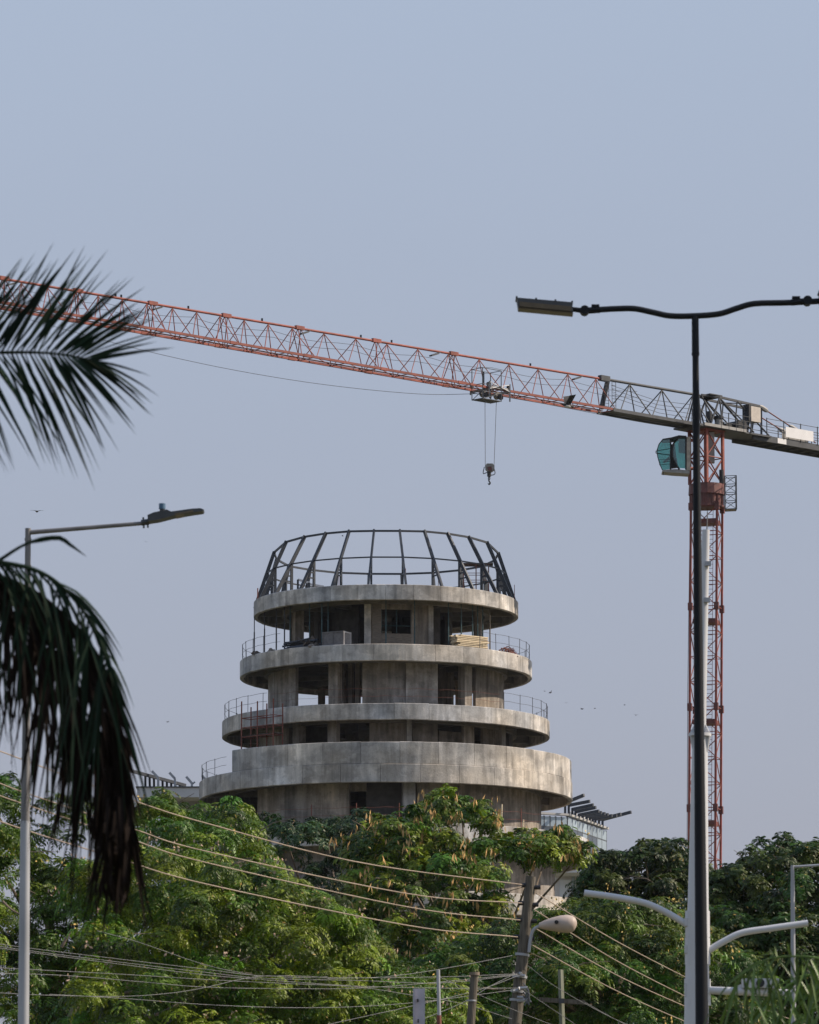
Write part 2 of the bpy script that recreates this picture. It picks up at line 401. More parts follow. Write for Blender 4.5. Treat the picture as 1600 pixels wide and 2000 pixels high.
# storey under ring 2
z0, z1 = lv(2)
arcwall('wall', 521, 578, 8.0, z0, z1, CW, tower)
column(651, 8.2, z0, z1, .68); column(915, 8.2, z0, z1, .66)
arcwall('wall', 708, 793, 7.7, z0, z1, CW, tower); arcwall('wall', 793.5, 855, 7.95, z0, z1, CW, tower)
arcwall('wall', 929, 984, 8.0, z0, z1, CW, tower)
arcwall('wall', 857, 905, 4.6, z0, z1, CW, tower)
for px in (668, 684, 698): column(px, 5.2, z0, z1, .3)
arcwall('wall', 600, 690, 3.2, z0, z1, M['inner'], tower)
for a in (105, 140, 180, 215, 250): MB().box(C(7.8, R(a), (z0 + z1) / 2), (.5, .5, z1 - z0)).build('column', CW, tower)
# storey under ring 3 (behind the high parapet)
z0, z1 = lv(3)
for px, w_ in ((579, .62), (649, .62), (800, .33), (984, .55)): column(px, 9.0, z0, z1, w_, M['conc'] if px == 800 else None)  # one column paler: the light it catches is in its colour
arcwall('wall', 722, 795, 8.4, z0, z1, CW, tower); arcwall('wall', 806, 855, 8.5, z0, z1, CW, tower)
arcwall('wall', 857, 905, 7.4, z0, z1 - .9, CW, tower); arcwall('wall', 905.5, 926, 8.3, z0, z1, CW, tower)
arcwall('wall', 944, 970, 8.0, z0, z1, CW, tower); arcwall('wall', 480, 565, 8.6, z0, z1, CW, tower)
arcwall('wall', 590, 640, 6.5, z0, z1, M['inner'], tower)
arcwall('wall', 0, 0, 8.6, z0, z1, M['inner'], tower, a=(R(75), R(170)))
# storey under ring 4
z0, z1 = lv(4)
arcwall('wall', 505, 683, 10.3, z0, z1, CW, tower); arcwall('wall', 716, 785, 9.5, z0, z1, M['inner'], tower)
column(800, 10.95, z0, z1, .8, M['conc']); arcwall('wall', 814, 1056, 10.5, z0, z1, CW, tower)  # column painted lighter than the wall, as if catching more light
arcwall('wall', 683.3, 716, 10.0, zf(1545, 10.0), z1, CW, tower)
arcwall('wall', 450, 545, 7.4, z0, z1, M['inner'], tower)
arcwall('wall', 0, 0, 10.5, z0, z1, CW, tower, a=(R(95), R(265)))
# storey under ring 5, and the plain shaft below
z0, z1 = lv(5)
arcwall('wall', 0, 0, 11.6, z0, z1, CW, tower, a=(R(-84), R(76)))
arcwall('wall', 0, 0, 11.4, z0, z1, CW, tower, a=(R(80), R(270)))
arcwall('shaft_wall', 0, 0, 12.3, .01, rings[5]['floor'] - .283, CW, tower, a=(0, 2 * math.pi))
for k in range(1, 4):
    zz = rings[5]['z0'] - 4.1 * k
    if zz > 1: 
        b = arc_seg(12.31, 15.3 + .3 * k, zz, zz + 1.1, 0, 2 * math.pi, 72); b.V = [(v[0] + XC, v[1] + YB, v[2]) for v in b.V]
        b.build('lower_ring', M['conc'], tower)
# high parapet on ring 4
RP = 12.56; zb, zt = rings[3]['z1'] + .004, zf(1448, RP)
aL, aR = angpx(455, RP), R(98); npn = 13
for k in range(npn):
    a0 = aL + (aR - aL) * k / npn; a1 = aL + (aR - aL) * (k + 1) / npn
    b = arc_seg(RP - .25, RP, zb, zt + random.uniform(-.02, .02), a0 + R(.05), a1 - R(.05)); b.V = [(v[0] + XC, v[1] + YB, v[2]) for v in b.V]
    b.build('parapet_panel', M['conc'], tower)
# railings
def railing(i, ranges, step=8.0, inset=.16, hgt=1.15, off=0):
    q = rings[i]; r = q['R'] - inset; z = q['z1']
    for (a0, a1) in ranges:
        b = MB(); n = int((a1 - a0) / 3)
        for hh in (hgt * .48, hgt * .96):
            b.tube([C(r, R(a0 + (a1 - a0) * k / n), z + hh + .02 * math.sin(k * 1.7)) for k in range(n + 1)], .013, 5)
        ro = b.build('railing', M['rail'], tower)
        a = a0
        while a <= a1:
            jx = random.uniform(-.03, .03)
            strut('rail_post', C(r, R(a), z - .01), C(r + jx, R(a + jx * 3), z + hgt), .021, M['rail'], ro); a += step
railing(1, [(-165, -46), (40, 165)], 9); railing(2, [(-165, -46), (46, 165)], 9); railing(3, [(-165, -58), (100, 165)], 9)
for i, (a0, a1) in ((2, (-46, 46)),):
    q = rings[i]; b = MB()
    for hh in (.55, 1.05): b.tube([C(q['R'] - .5, R(a0 + (a1 - a0) * k / 24), q['z1'] + hh - .03 * (k % 3)) for k in range(25)], .008, 4)
    b.build('guard_wire', M['rust'], tower)
b = MB()
q = rings[4]
for hh in (.55, 1.05): b.tube([C(q['R'] - .4, R(-50 + 100 * k / 30), q['z1'] + hh - .03 * (k % 3)) for k in range(31)], .010, 4)
gr = b.build('guard_wire', M['rust'], tower)
for a in (-21, -8, 4, 20, 42): strut('rail_post', C(q['R'] - .4, R(a), q['z1'] - .1), C(q['R'] - .4, R(a), q['z1'] + 1.3), .03, M['rust'], gr)
for px, yt in ((978, 1563), (1020, 1590)):
    a = angpx(px, 13.2); strut('timber_stake', C(13.2, a, q['floor']), C(13.2, a + .004, zf(yt, 13.2)), .05, M['lumber'], gr)
# --- steel crown with a tilted rim
q = rings[0]; RB = q['R'] - .16; zb = q['z1'] - .1
zmid = zf(1088, 7.35)
RT = ([0, 26, 44, 60, 75, 90, 120, 150, 180], [6.05, 6.1, 6.3, 6.65, 7.15, 7.65, 7.9, 8.0, 8.0], [1036.5, 1038, 1043, 1050, 1060, 1080, 1105, 1118, 1122])
def ribtop(a):
    d_ = abs((math.degrees(a) + 180) % 360 - 180); r = float(np.interp(d_, RT[0], RT[1])); y = float(np.interp(d_, RT[0], RT[2]))
    return r, P(754, y, YB - r * math.cos(a)).z
NR = 22; A_R = [R(-7.4 + 360 / NR * k) for k in range(NR)]
b = MB()
for k in range(NR):
    a0, a1 = A_R[k], A_R[(k + 1) % NR]
    r0, h0 = ribtop(a0); r1, h1 = ribtop(a1)
    b.bar(C(r0, a0, h0), C(r1, a1, h1), .10, .13)
crown = b.build('crown_rim', M['steel'], tower)
for k in range(NR):
    a0, a1 = A_R[k], A_R[(k + 1) % NR]
    r0, h0 = ribtop(a0); r1, h1 = ribtop(a1)
    tang = Vector((math.cos(a0), math.sin(a0), 0))
    m0 = (RB - r0) / (h0 - zb); m1_ = (RB - r1) / (h1 - zb)
    strut('rib', C(RB, a0, zb), C(r0 - m0 * .06, a0, h0 + .06), .062, M['steel'], crown, 'sq', .12, up=Vector((math.sin(a0), -math.cos(a0), 0)))
    zp = min(zmid, h0 - .1); rp = RB - m0 * (zp - zb)
    strut('post', C(rp - .05, a0, zb), C(rp - .05, a0, zp), .058, M['steel'], crown, 'sq', .09, up=Vector((math.sin(a0), -math.cos(a0), 0)))
    for fz in (.45, .62):
        z = zb + (zp - zb) * fz
        strut('tie', C(rp, a0, z), C(RB - m0 * (z - zb), a0, z), .045, M['steel'], crown, 'sq')
    if zmid < h0 - .2 and zmid < h1 - .2:
        strut('crown_rail', C(RB - m0 * (zmid - zb), a0, zmid), C(RB - m1_ * (zmid - zb), a1, zmid), .036, M['steel'], crown, 'sq', .045)
for a, hh in ((-88, 1.0), (-83, .9), (86, .9), (91, 1.3), (-35, 1.2), (40, 1.5), (14, 1.6), (150, 1.4), (200, 1.2)):
    r = 8.75 if abs(a) > 80 else 5.5
    strut('starter_bar', C(r, R(a), q['floor'] - .05), C(r, R(a + .1), q['z1'] + hh), .02, M['rust'], q['slab'])

# things standing on the tower's floors
def heap_origin(px, r, i): a = angpx(px, r); return C(r, a, rings[i]['floor']), a
o0, a = heap_origin(914, 8.6, 1)
lum = thing('lumber_stack', o0, 'pale stack of sawn planks on the second ring from the top, right side', 'lumber')
D = Vector((.80, .60, 0)); D = Vector((math.cos(R(38)), math.sin(R(38)), 0)); Nn = Vector((-D.y, D.x, 0))
for ly in range(9):
    for cx in range(4):
        j = random.uniform(-.12, .12); ln = random.uniform(2.2, 2.75)
        c = o0 + D * (j + .1) + Nn * ((cx - 1.5) * .24) + Vector((0, 0, .10 + ly * .112))
        MB().box(c, (ln, .21, .075), (D, Nn, Vector((random.uniform(-.02, .02), 0, 1)).normalized())).build('plank', M['lumber'], lum)
for k in range(3): MB().box(o0 + D * (k - 1) * .8 + Vector((0, 0, .03)), (.1, 1.0, .055), (D, Nn, Vector((0, 0, 1)))).build('bearer', M['debris'], lum)
o0, a = heap_origin(658, 9.0, 1)
cr = thing('steel_crate', o0, 'grey framed mesh crate with pale right end on the second ring', 'crate')
cx = Vector((math.cos(R(-28)), math.sin(R(-28)), 0)); cy = Vector((math.sin(R(28)), math.cos(R(28)), 0)); cz = Vector((0, 0, 1))
def cbox(u0, u1, v0, v1, z0_, z1_, name, m):
    MB().box(o0 + cx * (u0 + u1) / 2 + cy * (v0 + v1) / 2 + cz * (z0_ + z1_) / 2, (u1 - u0, v1 - v0, z1_ - z0_), (cx, cy, cz)).build(name, m, cr)
cbox(-.8, .78, -.5, .5, .06, 1.0, 'crate_body', M['crate'])
for u in (-.8, -.02, .74): cbox(u, u + .06, -.54, -.502, .05, 1.05, 'crate_rail', M['crate'])
for z in (.05, .98): cbox(-.8, .8, -.56, -.541, z, z + .07, 'crate_rail', M['crate'])
for v in (-.5, .42): cbox(.782, .83, v, v + .08, .05, 1.05, 'crate_rail', M['cratew'])
for z in (.05, .95): cbox(.784, .828, -.419, .419, z, z + .09, 'crate_rail', M['cratew'])
for k in range(5): cbox(.786, .81, -.4 + k * .17, -.37 + k * .17, .145, .945, 'crate_slat', M['cratew'])
o0, a = heap_origin(590, 9.0, 1)
pp = thing('pipe_bundle', o0, 'dark bundle of loose pipes and scrap beside the grey crate', 'pipes')
tg = Vector((math.cos(a), math.sin(a), 0)); rd = Vector((math.sin(a), -math.cos(a), 0))
for k in range(20):
    c = o0 + tg * random.uniform(-.5, .25) + rd * random.uniform(-.45, .4) + Vector((0, 0, .07 + .03 * k))
    d = (tg + rd * random.uniform(-.12, .12) + Vector((0, 0, random.uniform(-.05, .12)))).normalized(); ln = random.uniform(1.6, 2.6)
    MB().tube([c - d * ln / 2, c + d * ln / 2], random.uniform(.04, .08), 8).build('pipe', M['pipe'], pp, True)
for k in range(14):
    c = o0 + tg * random.uniform(.3, 1.2) + rd * random.uniform(-.4, .4) + Vector((0, 0, random.uniform(.1, .65)))
    ax = [Vector((random.gauss(0, 1), random.gauss(0, 1), random.gauss(0, 1))).normalized()]; ax.append(ax[0].orthogonal().normalized()); ax.append(ax[0].cross(ax[1]))
    MB().box(c, (random.uniform(.2, .7), random.uniform(.1, .35), .05), ax).build('scrap_piece', M['debris'], pp)
o0, a = heap_origin(992, 9.4, 1)
rb = thing('rebar_heap', o0, 'small tangled reddish heap of scrap rods on the second ring, right edge', 'rebar')
tg = Vector((math.cos(a), math.sin(a), 0)); rd = Vector((math.sin(a), -math.cos(a), 0))
for k in range(26):
    c = o0 + tg * random.gauss(0, .35) + rd * random.gauss(0, .2) + Vector((0, 0, abs(random.gauss(.25, .12))))
    d = Vector((random.gauss(0, 1), random.gauss(0, 1), random.gauss(0, .35))).normalized() * random.uniform(.25, .55)
    MB().tube([c - d, c + Vector((0, 0, .05)), c + d], .028, 5).build('rod', M['rust'], rb)
for px, r in ((505, 9.6), (528, 9.6), (612, 9.65)):
    o0, a = heap_origin(px, r, 1)
    t = thing('rubble_piece', o0, {505: 'small dark rubble lump by the left railing of the second ring', 528: 'low flat rubble lump right of the first one on the second ring', 612: 'pale rubble lump at the foot of the pipe bundle'}[px], 'rubble', 'rubble on the second ring')
    for k in range(4):
        c = o0 + Vector((random.gauss(0, .15), random.gauss(0, .15), .1 + random.uniform(0, .12)))
        ax = [Vector((random.gauss(0, 1), random.gauss(0, 1), random.gauss(0, 1))).normalized()]; ax.append(ax[0].orthogonal().normalized()); ax.append(ax[0].cross(ax[1]))
        MB().box(c, (random.uniform(.2, .4), .2, .15), ax).build('chunk', M['debris'], t)
# shoring props under the top ring
za, zc = rings[1]['floor'], rings[0]['floor'] - .29
ORD = ('leftmost', 'second', 'third', 'fourth', 'rightmost')
def prop(px, r, m, lab):
    a = angpx(px, r); p = C(r, a, za)
    t = thing('shoring_prop', p, lab, 'prop', 'steel props under the top ring')
    MB().tube([p + Vector((0, 0, .02)), p + Vector((0, 0, (zc - za) * .55))], .045, 8).build('outer_tube', m, t, True)
    MB().tube([p + Vector((0, 0, (zc - za) * .5)), p + Vector((0, 0, zc - za - .03))], .032, 8).build('inner_tube', m, t, True)
    MB().box(p + Vector((0, 0, .01)), (.16, .16, .018)).build('base_plate', m, t)
    MB().box(p + Vector((0, 0, zc - za - .02)), (.16, .16, .018)).build('head_plate', m, t)
for k, px in enumerate((497, 517, 540, 556)): prop(px, 8.97 if px < 500 else 8.6, M['propdark'], f'{ORD[k]} of four thin dark props at the left rim, counted from left')
for k, px in enumerate((567, 605, 641)): prop(px, 8.1, M['prop'], ('blue green prop just right of the dark rim props under the top ring', 'blue green prop behind the pipe bundle under the top ring', 'blue green prop behind the grey crate under the top ring')[k])
prop(629, 8.4, M['prop'], 'brightest teal prop, left of the crate, under the top ring')
prop(754, 7.6, M['prop'], 'thin prop crossing the dark window opening under the top ring'); prop(810, 7.6, M['prop'], 'thin prop just right of the dark window opening under the top ring')
for k, px in enumerate((876, 901, 923, 933, 943)): prop(px, 7.9, M['prop'], f'{ORD[k]} of five thin dark teal props around the lumber stack, counted from left')
prop(957, 8.5, M['wood'], 'brownish prop just right of the lumber stack under the top ring')
# small frames on the roof inside the crown
zr0 = rings[0]['floor']
o0 = Vector((P(930, 1130, YB - 2).x, YB - 2, zr0)); rs = thing('roof_scaffold', o0, 'small rusty scaffold frame inside the crown, right side', 'scaffold')
zt0 = P(930, 1104, YB - 2).z; cs = [o0 + Vector((u, v, 0)) for u in (-.85, 0, .85) for v in (-.5, .5)]
for c in cs: strut('standard', c, Vector((c.x, c.y, zt0)), .03, M['rust'], rs)
for fz in (.55, .75, 1.0):
    z = zr0 + (zt0 - zr0) * fz
    for i0, i1 in ((0, 2), (2, 4), (1, 3), (3, 5), (0, 1), (4, 5)): strut('ledger', Vector((cs[i0].x, cs[i0].y, z)), Vector((cs[i1].x, cs[i1].y, z)), .022, M['rust'], rs)
MB().box(Vector((o0.x, o0.y, zt0 + .05)), (2.3, 1.1, .07)).build('deck_board', M['debris'], rs)
q0, q1, q2 = P(582, 1132, YB + 1), P(604, 1138, YB + 1), P(633, 1146, YB + 1)
rf = thing('roof_rail_frame', Vector((q1.x, YB + 1, zr0)), 'pale horizontal rail on dark posts inside the crown, left side', 'frame')
MB().bar(q0, q1, .1, .14).build('rail', M['bwhite'], rf); MB().bar(q1 - Zv * .1, q2, .1, .14).build('rail', M['bwhite'], rf)
for c in (q0, q1, q2): strut('post', Vector((c.x, c.y, zr0)), c, .07, M['steel'], rf, 'sq')
# scaffold on the terrace of ring 4
a = R(-44); zq = rings[3]['floor']; o0 = C(11.75, a, zq)
scf = thing('scaffold_tower', o0, 'rusty red tube scaffold in front of the third ring, left side', 'scaffold')
tg = Vector((math.cos(a), math.sin(a), 0)); rd = Vector((math.sin(a), -math.cos(a), 0))
zt_ = zf(1362, 11.7)
cs = [o0 + tg * u + rd * v for u in (-1.5, 0, 1.5) for v in (-.45, .42)]
for k, c in enumerate(cs): strut('standard', c, Vector((c.x, c.y, zt_ + random.uniform(-.25, .25))), .045, M['rust'], scf)
for fz in (.30, .52, .66, .80):
    z = zq + (zt_ - zq) * fz
    for i0, i1 in ((0, 2), (2, 4), (1, 3), (3, 5), (0, 1), (2, 3), (4, 5)):
        strut('ledger', Vector((cs[i0].x, cs[i0].y, z)), Vector((cs[i1].x, cs[i1].y, z)), .030, M['rust'], scf)
z = zq + (zt_ - zq) * .54
for k in range(3): MB().box(o0 + rd * (-.3 + .28 * k) + Vector((0, 0, z - zq)), (3.2, .25, .045), (tg, rd, Vector((0, 0, 1)))).build('deck_board', M['debris'], scf)

# ------------------------------------------------------------------ tower crane
YM = 345.0
axis = P(1379.5, 900, YM); XM = axis.x
zJ = P(1380, 836, YM).z
lo, hi = 250., 345.
for _ in range(40):
    mid = (lo + hi) / 2
    if P(0, 596, mid).z > zJ: hi = mid
    else: lo = mid
pl = P(0, 596, lo); O = Vector((XM, YM, zJ))
d = Vector((pl.x - XM, pl.y - YM, 0)); d.normalize()
nv = Vector((d.y, -d.x, 0))
if nv.y > 0: nv = -nv              # nv points to the camera side
Zv = Vector((0, 0, 1))
def J(s, t, h): return O + d * s + nv * t + Zv * h
def s_of(px, t=0, h=0):
    lo, hi = -30., 90.
    for _ in range(40):
        m_ = (lo + hi) / 2
        if proj(J(m_, t, h))[0] > px: lo = m_
        else: hi = m_
    return lo
crane = thing('tower_crane', (XM, YM, 0), 'red lattice tower crane with grey inner jib beside the round tower', 'crane')
cg, crd = M['crane_grey'], M['crane_red']
BW = .72
sR = s_of(1182); sTip = s_of(-75)
def Hh(s): return 2.12 - .50 * max(0, min(1, (s - sR) / (sTip - sR)))
nodes = [1164, 1109, 1051, 994, 936, 876, 816, 756, 695, 633, 571, 524, 477, 430, 384, 337, 287, 239, 192, 146, 93, 42, -8, -58]
ns = [s_of(p, 0, 2) for p in nodes]
jib = MB().tube([J(sR - .1, 0, Hh(sR)), J(sTip, 0, Hh(sTip))], .078, 10).build('jib', crd, crane, True)
for t in (-BW, BW):
    strut('bottom_chord', J(sR, t, 0), J(sTip, t, 0), .062, crd, jib, 'sq', .075, up=Zv)
bn_ = [ns[0] - 1.2] + [(a + b) / 2 for a, b in zip(ns, ns[1:])] + [sTip - .2]
for k, s in enumerate(ns):
    top = J(s, 0, Hh(s) - .08)
    for t in (-BW, BW):
        for sb in (bn_[k] + .1, bn_[k + 1] - .1):
            strut('brace', top, J(sb, t, .06), .031, crd, jib)
for k in range(len(bn_) - 1):
    strut('lacing', J(bn_[k], -BW, 0), J(bn_[k], BW, 0), .028, crd, jib)
    strut('lacing', J(bn_[k], -BW, 0), J(bn_[k + 1], BW, 0), .024, crd, jib)
strut('walkway', J(sR, -.28, .04), J(sTip, -.28, .04), .11, M['crane_dred'], jib, 'sq', .015, up=Zv)
for px in (886, 735, 585, 442, 298, 152, 8):
    s = s_of(px, 0, 2); hh = Hh(s)
    MB().bar(J(s - .35, .02, hh + .03), J(s + .35, .02, hh + .03), .20, .24).build('chord_lug', crd, jib)
    MB().bar(J(s - .3, BW, 0), J(s + .3, BW, 0), .16, .19).build('chord_lug', crd, jib)
    MB().bar(J(s - .3, -BW, 0), J(s + .3, -BW, 0), .16, .19).build('chord_lug', crd, jib)
    for t in (-BW, BW):
        strut('brace', J(s - .1, 0, hh), J(s - .5, t, 0), .03, crd, jib); strut('brace', J(s + .1, 0, hh), J(s + .45, t, 0), .03, crd, jib)
for px in (1124, 846, 592, 305, 20):
    s = s_of(px, 0, 2); c = J(s, .15, Hh(s) - .28)
    b = MB().bar(c + d * .35 - Zv * .12, c - d * .25 + Zv * .1, .28, .10); b.bar(c - d * .2 + Zv * .08, c - d * .5 + Zv * .2, .07)
    b.build('jib_floodlight', cg, jib)
for px in (1036, 765, 705, 512, 368, 237, 226):
    s = s_of(px, 0, 2); MB().box(J(s, 0, Hh(s) + .16), (.12, .12, .16)).build('cable_clip', cg, jib)
for hh in (1.55, 1.15):
    pts = []
    for k in range(41):
        s = sR - 3 + (sTip - sR) * k / 40
        pts.append(J(s, .1, Hh(s) - 2.0 + hh - .25 * abs(math.sin(k * .65))))
    MB().tube(pts, .014, 4).build('trolley_rope', M['rope'], jib)
# grey inner section and head
s1 = s_of(1392, 0, 2); s2 = s_of(1473, 0, 2); sC = s_of(1640)
gj = MB().tube([J(sR + .25, 0, Hh(sR) + .02), J(s_of(1366, 0, 2), 0, 2.2)], .095, 10).build('inner_jib', cg, crane, True)
MB().bar(J(sR + .5, 0, Hh(sR) + .05), J(sR - .35, 0, Hh(sR) + .05), .34, .36).build('chord_lug', cg, gj)
strut('pennant_ram', J(sR - .25, 0, Hh(sR) - .1), J(sR + .35, 0, .1), .17, M['black'], gj)
for t in (-BW, BW):
    strut('bottom_chord', J(sR, t, -.04), J(-1.4, t, -.04), .085, cg, gj, 'sq', .11, up=Zv)
gn = [s_of(p, 0, 2) for p in (1230, 1293, 1353)]
gb = [s_of(1196, 0, 0), s_of(1258, 0, 0), s_of(1322, 0, 0), s_of(1375, 0, 0)]
for k, s in enumerate(gn):
    for t in (-BW, BW):
        for sb in (gb[k] - .1, gb[k + 1] + .1): strut('brace', J(s, 0, 2.08), J(sb, t, .06), .042, cg, gj)
for k in range(3):
    strut('lacing', J(gb[k], -BW, 0), J(gb[k + 1], BW, 0), .04, cg, gj); strut('lacing', J(gb[k], -BW, 0), J(gb[k], BW, 0), .04, cg, gj)
MB().bar(J(sR - .4, 0, -.02), J(-1.2, 0, -.02), 1.2, .04).build('walkway', M['black'], gj)
def ladder(p0, p1, side, parent, m, w_=.36, n=9, r=.02):
    p0, p1 = Vector(p0), Vector(p1); b = MB()
    for s_ in (-1, 1): b.tube([p0 + side * (w_ / 2 * s_), p1 + side * (w_ / 2 * s_)], r, 5)
    for k in range(n):
        c = p0 + (p1 - p0) * ((k + .5) / n); b.tube([c - side * w_ / 2, c + side * w_ / 2], r * .75, 4)
    return b.build('ladder', m, parent)
ladder(J(s_of(1178), .35, .1), J(s_of(1180), .3, 2.0), d, gj, cg); ladder(J(s_of(1184), .75, -.1), J(s_of(1187), .6, 2.0), d, gj, cg)
ladder(J(s_of(1346), .4, .1), J(s_of(1351), .3, 2.1), d, gj, cg)
for k in range(4):
    MB().tube([J(sR - .6, .1 * k, 1.8 - .3 * k), J((sR) / 2, .1 * k, 1.45 - .3 * k - .15), J(.2, .1 * k, 1.5 - .35 * k)], .016, 4).build('trolley_rope', M['rope'], gj)
# rope drooping below the grey jib, and the long one to the jib tip
sTr = s_of(955)
MB().tube(smoothpts([J(sTr, .2, -.25), J(sTr * .66, .2, -.34), J(sTr * .33, .2, -.42), J(1.2, .2, -.35)], 20), .016, 4).build('hoist_rope', M['rope'], crane)
MB().tube(smoothpts([J(sTr + .4, .2, -.3), J(s_of(800), .2, -1.15), J(s_of(560), .2, -1.6), J(s_of(290), .2, -1.35), J(sTip, .2, -.2)], 30), .016, 4).build('hoist_rope', M['rope'], crane)
# head frame: two top chords, posts and diagonals
hd = MB()
for t in (-.62, .62):
    hd.bar(J(s_of(1366, 0, 2), t * .3, 2.2), J(s1, t, 2.16), .14); hd.bar(J(s1, t, 2.16), J(s2, t, 2.02), .15)
hd.bar(J(s1, -.62, 2.16), J(s1, .62, 2.16), .14); hd.bar(J(s2, -.62, 2.02), J(s2, .62, 2.02), .14)
head = hd.build('head_frame', cg, crane)
for k in range(3):
    u0 = s1 + (s2 - s1) * k / 3; u1 = s1 + (s2 - s1) * (k + 1) / 3
    strut('brace', J(u0, -.62 if k % 2 else .62, 2.1), J(u1, .62 if k % 2 else -.62, 2.05), .04, cg, head)
sm = s1 + (s2 - s1) * .42
for t in (-.66, .66):
    strut('post', J(s2, t, .0), J(s2, t, 2.02), .07, cg, head, 'sq')
    strut('brace', J(s1, t, 2.1), J(s1 + 1.0, t * 1.1, .1), .07, cg, head); strut('brace', J(s1, t, 2.1), J(s1 - .2, t * 1.1, .1), .055, cg, head)
    strut('brace', J(s1, t, 2.1), J(sm - .9, t * 1.1, .1), .065, cg, head); strut('brace', J(s1, t, 2.1), J(sm - 1.6, t * 1.1, .1), .05, cg, head)
    strut('brace', J(sm, t, 2.1), J(s2 - .7, t * 1.1, .05), .06, cg, head); strut('post', J(sm, t, 2.1), J(sm + .25, t, .1), .05, cg, head)
    strut('brace', J(s_of(1366, 0, 2), t * .3, 2.15), J(s1 + .1, t, .1), .06, cg, head); strut('brace', J(s1 + 1.6, t * .3, 2.15), J(s1 + 1.9, t, .1), .06, cg, head)
b = MB(); b.bar(J(s1 - .3, 0, 2.28), J(s1 + .9, 0, 2.28), 1.3, .06); b.box(J(s1 + 1.5, 0, 2.42), (.18, .18, .22)); b.build('top_plate', cg, head)
# machinery deck, winches, cabinet
deck = MB().bar(J(1.9, 0, -.14), J(s2 - .4, 0, -.14), 2.5, .12).build('machinery_deck', cg, crane)
MB().bar(J(1.5, 1.28, -.05), J(s2 + 2.2, 1.28, -.05), .08, .2).build('toe_board', M['crane_lgrey'], deck)
def cyl(c, ax, l_, r, name, m, parent, n=16): return MB().tube([Vector(c) - ax * l_ / 2, Vector(c) + ax * l_ / 2], r, n).build(name, m, parent, True)
cyl(J(s_of(1432), .5, .38), nv, 1.0, .36, 'winch_drum', M['black'], deck); cyl(J(s_of(1423), .6, .38), nv, .9, .28, 'winch_motor', M['black'], deck)
cyl(J(s_of(1391), .6, .30), Zv, .62, .26, 'slew_motor', M['crane_lgrey'], deck); cyl(J(s_of(1391), .6, .72), Zv, .16, .36, 'motor_cap', M['black'], deck)
cyl(J(s_of(1375), .5, .55), Zv, 1.0, .2, 'slew_motor', M['black'], deck)
MB().bar(J(s_of(1400), .6, .15), J(s_of(1412), .6, .15), .5, .4).build('control_box', M['black'], deck)
cabn = MB().bar(J(s_of(1447), .7, 1.32), J(s_of(1466), .7, 1.32), .55, 1.05).build('control_cabinet', M['cabinet'], crane)
MB().bar(J(s_of(1442), .72, 1.36), J(s_of(1446.5), .72, 1.36), .62, 1.15).build('cabinet_side', M['black'], cabn)
for px in (1451, 1456, 1459): strut('cable', J(s_of(px), .6, .8), J(s_of(px + random.uniform(-4, 4)), .6, -.05), .05, M['black'], cabn)
# counter jib
cj = MB()
for t in (-.95, .95): cj.bar(J(s2 + 1.2, t, -.26), J(sC, t, -.26), .16, .42)
cjo = cj.build('counter_jib', cg, crane)
MB().bar(J(s2 - .4, 0, -.22), J(sC, 0, -.22), 1.72, .05).build('walkway', M['black'], cjo)
for k in range(9):
    s = s2 + (sC - s2) * k / 8; strut('cross_member', J(s, -.87, -.34), J(s, .87, -.34), .06, cg, cjo, 'sq')
    strut('lacing', J(s, -.85, -.38), J(s + (sC - s2) / 8, .85, -.38), .035, cg, cjo)
def crail(sa, sb, t, n, z=-.02, h=1.1):
    b = MB()
    for hh in (.35, .7, 1.05): b.tube([J(sa, t, z + hh * h), J(sb, t, z + hh * h)], .022, 5)
    ro = b.build('guard_rail', cg, cjo)
    for k in range(n + 1): s = sa + (sb - sa) * k / n; strut('rail_post', J(s, t, z - .1), J(s, t, z + 1.1 * h), .035, cg, ro)
crail(s_of(1476), sC, 1.06, 5); crail(s_of(1476), sC, -1.06, 5)
crail(s_of(1322), s_of(1334), 1.5, 2, -.35, 1.0); crail(s_of(1382), s_of(1440), 1.3, 4, -.05, .95)
MB().bar(J(s_of(1534, 1.1), 1.14, .42), J(s_of(1588, 1.1), 1.14, .42), .03, .72).build('sign_board', M['board'], cjo)
MB().bar(J(s_of(1505, -.6), .5, .15), J(s_of(1556, -.6), .5, .15), .04, .85).build('screen_panel', M['crane_lgrey'], cjo)
MB().bar(J(s_of(1520, 1.1), 1.045, -.27), J(s_of(1537, 1.1), 1.045, -.27), .02, .36).build('name_plate', M['board'], cjo)
for t, a_, b_ in ((-.62, s2, s_of(1590)), (.62, s2, s_of(1580))):
    p0, p1 = J(a_, t, 2.0), J(b_, t, .15); strut('tie_rod', p0, p1, .045, M['rust'], cjo)
    for f_ in (.05, .60):
        c = p0.lerp(p1, f_); dd = (p1 - p0).normalized(); MB().tube([c - dd * .5, c - dd * .25, c + dd * .25, c + dd * .5], [.06, .17, .17, .06], 8).build('rod_link', M['crane_lgrey'], cjo, True)
